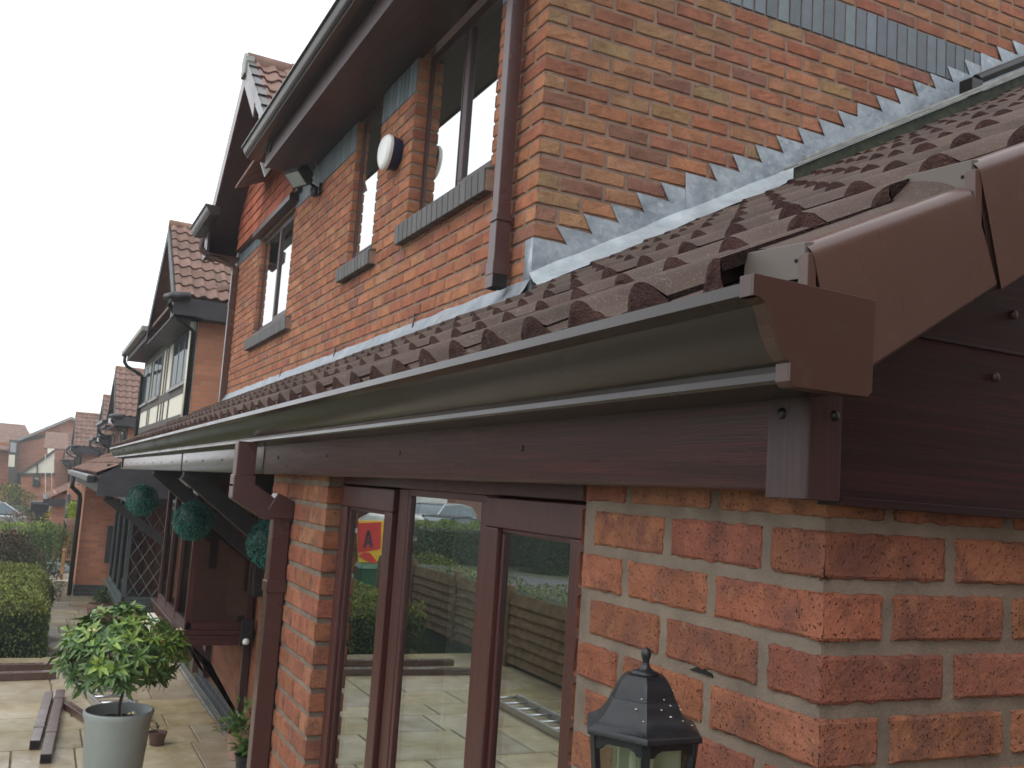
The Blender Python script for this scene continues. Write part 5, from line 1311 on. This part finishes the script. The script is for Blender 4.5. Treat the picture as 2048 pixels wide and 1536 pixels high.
for x0, x1 in ((90, 91.5), (103, 104)):
    m = MB(); poly(m, [(x0, 985), (x1, 985), (x1, 908), (x0, 908)], 50.5, .05); tag(m.build('white_pole', M['white']), 'thin white pole standing before the cream gable, '+('left one' if x0 < 100 else 'right one'), 'pole')

# ------------------------------------------------------------------ vehicles
def car(name, c, yaw, colm, label, L=4.2, W=1.75, H=1.45, estate=False):
    t = empty(name, c); tag(t, label, 'car'); cx, cy, cz = c; ca2, sa2 = math.cos(yaw), math.sin(yaw)
    def T(vs): return [(cx+x*ca2-y*sa2, cy+x*sa2+y*ca2, cz+z) for x, y, z in vs]
    side = [(-2.1, .35), (-2.12, .62), (-2.05, .86), (-1.9, .95), (-.95, 1.0), (2.0, .93), (2.1, .75), (2.12, .4), (1.75, .22), (-1.75, .22)]
    m = MB(); n0 = 0
    def extr(m, prof, w0, w1=None):
        n = len(prof); w1 = w1 or [w0]*n
        vs = [(x, -w, z) for (x, z), w in zip(prof, w1)]+[(x, w, z) for (x, z), w in zip(prof, w1)]
        m.add(T(vs), [(i, (i+1) % n, n+(i+1) % n, n+i) for i in range(n)]+[tuple(range(n)), tuple(range(n, 2*n))])
    extr(m, side, W/2); m.build('body', M[colm], t, bevel=.07, seg=3)
    roof = [(-1.15, .96), (-.35, H-.05), (.9, H), (1.75, H-.12), (2.02, .94)] if estate else [(-1.15, .96), (-.35, H-.04), (.55, H), (1.25, H-.10), (1.85, .96)]
    m = MB(); extr(m, roof, W/2, [W/2-.04, W/2-.20, W/2-.20, W/2-.18, W/2-.05]); m.build('windows', M['carglass'], t, bevel=.03)
    m = MB(); rf = [(p[0]*(1 if i not in (0, 4) else 1), p[1]+.012) for i, p in enumerate(roof)]
    extr(m, [rf[1], rf[2], rf[3], (rf[3][0], rf[3][1]-.05), (rf[2][0], rf[2][1]-.05), (rf[1][0]+.05, rf[1][1]-.05)], W/2-.17)
    for i in (0, 3):
        p, q = rf[i], rf[i+1]
        for s in (-1, 1): 
            wa, wb = (W/2-.04, W/2-.2) if i == 0 else (W/2-.18, W/2-.05)
            m.tube(T([(p[0], s*wa, p[1]), (q[0], s*wb, q[1])]), .035, 6)
    m.build('roof_panel', M[colm], t)
    for x in (-1.3, 1.3):
        for s in (-1, 1):
            m = MB(); cc_ = T([(x, s*(W/2-.1), .31)])[0]; d = Vector((-sa2, ca2, 0)); m.tube([Vector(cc_)-d*.1, Vector(cc_)+d*.1], .31, 20); w_ = m.build('wheel', M['tyre'], t)
            m = MB(); m.tube([Vector(cc_)-d*.105, Vector(cc_)+d*.105], .19, 14); m.build('rim', M['steel'], w_)
    for s in (-1, 1):
        m = MB(); v = T([(2.0, s*.55, .68), (2.13, s*.55, .68), (2.13, s*.80, .68), (2.0, s*.80, .68), (2.0, s*.55, .9), (2.10, s*.55, .9), (2.10, s*.80, .9), (2.0, s*.80, .9)]); m.hexa(v); m.build('tail_light', M['tail'], t)
        m = MB(); v = T([(-2.13, s*.5, .6), (-2.0, s*.5, .6), (-2.0, s*.78, .6), (-2.13, s*.78, .6), (-2.10, s*.5, .76), (-2.0, s*.5, .76), (-2.0, s*.78, .76), (-2.10, s*.78, .76)]); m.hexa(v); m.build('headlight', M['white'], t)
    return t
car('parked_car', (-2.3, 38.5, -2.85), 0.15, 'carsilver', 'pale silver car at the far left edge, parked behind the long low hedge')

# wheelie bin far left
def wheelie(c, mat, label, h=1.06, name='wheelie_bin'):
    t = empty(name, c); tag(t, label, 'wheelie bin'); x, y, z = c; w0, w1 = .22, .29
    m = MB(); m.hexa([(x-w0, y-w0, z+.05), (x+w0, y-w0, z+.05), (x+w0, y+w0+.04, z+.05), (x-w0, y+w0+.04, z+.05), (x-w1, y-w1, z+h-.1), (x+w1, y-w1, z+h-.1), (x+w1, y+w1+.06, z+h-.1), (x-w1, y+w1+.06, z+h-.1)]); m.build('body', M[mat], t, bevel=.02)
    m = MB(); m.hexa([(x-w1-.02, y-w1-.03, z+h-.095), (x+w1+.02, y-w1-.03, z+h-.095), (x+w1+.02, y+w1+.1, z+h-.095), (x-w1-.02, y+w1+.1, z+h-.095), (x-w1+.03, y-w1+.04, z+h), (x+w1-.03, y-w1+.04, z+h), (x+w1-.03, y+w1+.02, z+h), (x-w1+.03, y+w1+.02, z+h)]); m.build('lid', M[mat], t, bevel=.02)
    for s in (-1, 1):
        m = MB(); m.tube([(x+s*(w0+.02), y+w0, z+.1), (x+s*(w0+.06), y+w0, z+.1)], .1, 14); m.build('wheel', M['tyre'], t)
a = at(80, 1012, 37); wheelie((a.x, 37, a.z-.9), 'blackbin', 'black wheelie bin at the porch corner above the yellow flowering shrub')

# ------------------------------------------------------------------ across the patio (seen mirrored in the door panes)
XM = 2*(XD+.010)
def mir(px, py, z): d = ray(px, py); p = d*(z/d.z); return (XM-p.x, p.y, z)
fn_ = empty('panel_fence', (-3.9, 9, ZG)); tag(fn_, 'low overlapping board fence along the far side of the patio, mirrored in the door glass', 'fence')
for k in range(7):
    y0_ = 4.2+k*1.86; m = MB()
    for j in range(7):
        z = ZG+.06+j*.125; m.hexa([(-3.93, y0_+.05, z), (-3.905, y0_+.05, z), (-3.905, y0_+1.81, z), (-3.93, y0_+1.81, z), (-3.95, y0_+.05, z+.15), (-3.94, y0_+.05, z+.15), (-3.94, y0_+1.81, z+.15), (-3.95, y0_+1.81, z+.15)])
    m.build('fence_panel', M['fence'], fn_)
    m = MB(); m.box(-3.98, -3.89, y0_-.04, y0_+.045, ZG, ZG+1.05); m.build('post', M['fence'], fn_, bevel=.005)
hedge('hedge', -5.2, -4.05, 3, 17.2, ZG, -1.25, 8000, .05, (.06, .10, .022), 81, 'hedge growing behind the low board fence, mirrored in the door glass', tops=(.13, .18, .04), faces=('x1', 'z1'))
hedge('hedge', -17.5, -11.9, 25.6, 27.4, ZG-.1, .25, 12000, .10, (.04, .085, .018), 82, 'tall dark green hedge mirrored in the right door pane', tops=(.06, .12, .03), faces=('x1', 'z1', 'y0'), lump=.3)
m = MB(); m.hexa([(-40, -6, ZG-.5), (-4.0, -6, ZG-.5), (-4.0, 45, ZG-.5), (-40, 45, ZG-.5), (-40, -6, ZG-.09), (-4.0, -6, ZG-.09), (-4.0, 45, ZG-.09), (-40, 45, ZG-.09)]); tag(m.build('verge_grass', M['grass']), kind='structure')
zr = ZG-.084; q = [mir(690, 1160, zr), mir(850, 1157, zr), mir(1140, 1184, zr), mir(1140, 1162, zr), mir(850, 1128, zr), mir(690, 1128, zr)]
q = [(q[0][0]+1, q[0][1]+6, zr)]+q+[(q[5][0]+3, q[5][1]+8, zr)]
m = MB(); m.add(q, [tuple(range(8))]); tag(m.build('road', M['asphalt']), kind='structure')
hedge('hedge', -17.0, -8.9, 28.2, 29.4, ZG-.1, -1.05, 12000, .09, (.055, .12, .025), 83, 'mid green hedge along the road behind the mirrored patio', tops=(.15, .24, .05), faces=('y0', 'z1', 'x1'), lump=.18)
car('parked_car', (-13.0, 37.5, -2.05), 2.5, 'carsilver', 'silver hatchback mirrored in the middle door pane, farther of two', estate=True)
car('parked_car', (-11.6, 33.0, -2.42), 2.7, 'cardark', 'dark car with pale screen mirrored in the middle door pane, nearer of two')
# brick and white house over the road
oh = empty('brick_house', (-20, 48, ZG-.6)); tag(oh, 'dark brick house with white bay across the road, mirrored in the middle door pane', 'house')
m = MB(); m.box(-32, -9, 50, 58, ZG-.8, 3.5); m.build('wall', M['pbrick3'], oh)
m = MB(); m.hexa([(-33, 49.5, 3.45), (-8.5, 49.5, 3.45), (-8.5, 54, 6), (-33, 54, 6), (-33, 49.5, 3.55), (-8.5, 49.5, 3.55), (-8.5, 54, 6.1), (-33, 54, 6.1)]); m.build('roof', M['tile_far'], oh)
m = MB(); m.box(-18.4, -16.2, 49.4, 50, ZG-.6, .3); m.build('white_bay', M['white'], oh)
bq = at(742, 1127, 20.0); wheelie((XM-bq.x, 20.0, bq.z-1.06), 'green_bin', 'dark green wheelie bin below the red and yellow sign, mirrored in the left door pane')
def mp(px, py, Y): q = at(px, py, Y); return (XM-q.x, q.z)
sg = empty('sale_board', (-5.0, 20.4, ZG-.1)); tag(sg, 'red and yellow board with a black letter A, mirrored in the left door pane', 'sign')
SY = 20.35
m = MB(); m.prism([mp(716, 1041, SY), mp(771, 1041, SY), mp(769, 1128, SY), mp(716, 1128, SY)], 'y', SY, SY+.03); m.build('board', M['yellow'], sg, bevel=.01)
m = MB(); m.prism([mp(716, 1046, SY), mp(763, 1044, SY), mp(762, 1098, SY), mp(716, 1106, SY)], 'y', SY-.016, SY-.002); m.prism([mp(716, 1112, SY), mp(728, 1104, SY), mp(742, 1106, SY), mp(757, 1126, SY), mp(744, 1126, SY)], 'y', SY-.016, SY-.002); m.build('red_panel', M['red'], sg)
m = MB()       # the letter A
m.prism([mp(727, 1096, SY), mp(732, 1096, SY), mp(739, 1062, SY), mp(735, 1062, SY)], 'y', SY-.028, SY-.018)
m.prism([mp(741, 1095, SY), mp(746, 1094, SY), mp(740, 1061, SY), mp(736, 1061, SY)], 'y', SY-.036, SY-.029); m.prism([mp(730, 1087, SY), mp(743, 1086, SY), mp(742, 1081, SY), mp(731, 1082, SY)], 'y', SY-.044, SY-.037)
m.build('letter', M['ink'], sg)
m = MB(); q = mp(745, 1100, SY+.05); m.box(q[0]-.04, q[0]+.04, SY+.035, SY+.10, ZG-.2, mp(745, 1050, SY)[1]); m.build('post', M['fence'], sg)
vn = empty('parked_van', (-9.6, 34, -2.9)); tag(vn, 'white van behind the red and yellow sign, mirrored in the left door pane', 'van')
m = MB(); m.box(-10.5, -8.75, 32, 36, -2.6, -1.0); m.build('body', M['white'], vn, bevel=.12, seg=3)
m = MB(); m.box(-10.3, -8.95, 31.98, 31.995, -1.75, -1.2); m.build('rear_window', M['carglass'], vn)
for y in (32.8, 35.2):
    m = MB(); m.tube([(-8.9, y, -2.55), (-8.74, y, -2.55)], .33, 18); m.build('wheel', M['tyre'], vn)
# unseen house added behind the photographer to shade the near end wall
gw = empty('brick_house', (3, -1.6, ZG)); tag(gw, 'unseen brick house added behind the photographer to shade the near end wall', 'house')
m = MB(); m.box(.9, 9, -8, -.9, ZG, 2.6); m.build('wall', M['pbrick'], gw)
m = MB(); m.hexa([(.6, -8.3, 2.6), (9.2, -8.3, 2.6), (9.2, -.75, 2.6), (.6, -.75, 2.6), (.6, -4.5, 4.6), (9.2, -4.5, 4.6), (9.2, -4.3, 4.6), (.6, -4.3, 4.6)]); m.build('roof', M['tile_far'], gw)

# thin damp air
HM = MB(); HM.box(-60, 50, -30, 85, -5.5, 7.0)
hz = N('damp_air'); hz.t.nodes.remove(hz.b); pv = hz.n('ShaderNodeVolumePrincipled'); pv.inputs['Color'].default_value = (.92, .95, 1, 1); pv.inputs['Density'].default_value = .0024; pv.inputs['Anisotropy'].default_value = .2
hz.t.links.new(pv.outputs[0], hz.t.nodes['Material Output'].inputs['Volume'])
tag(HM.build('haze', hz.m), kind='stuff')
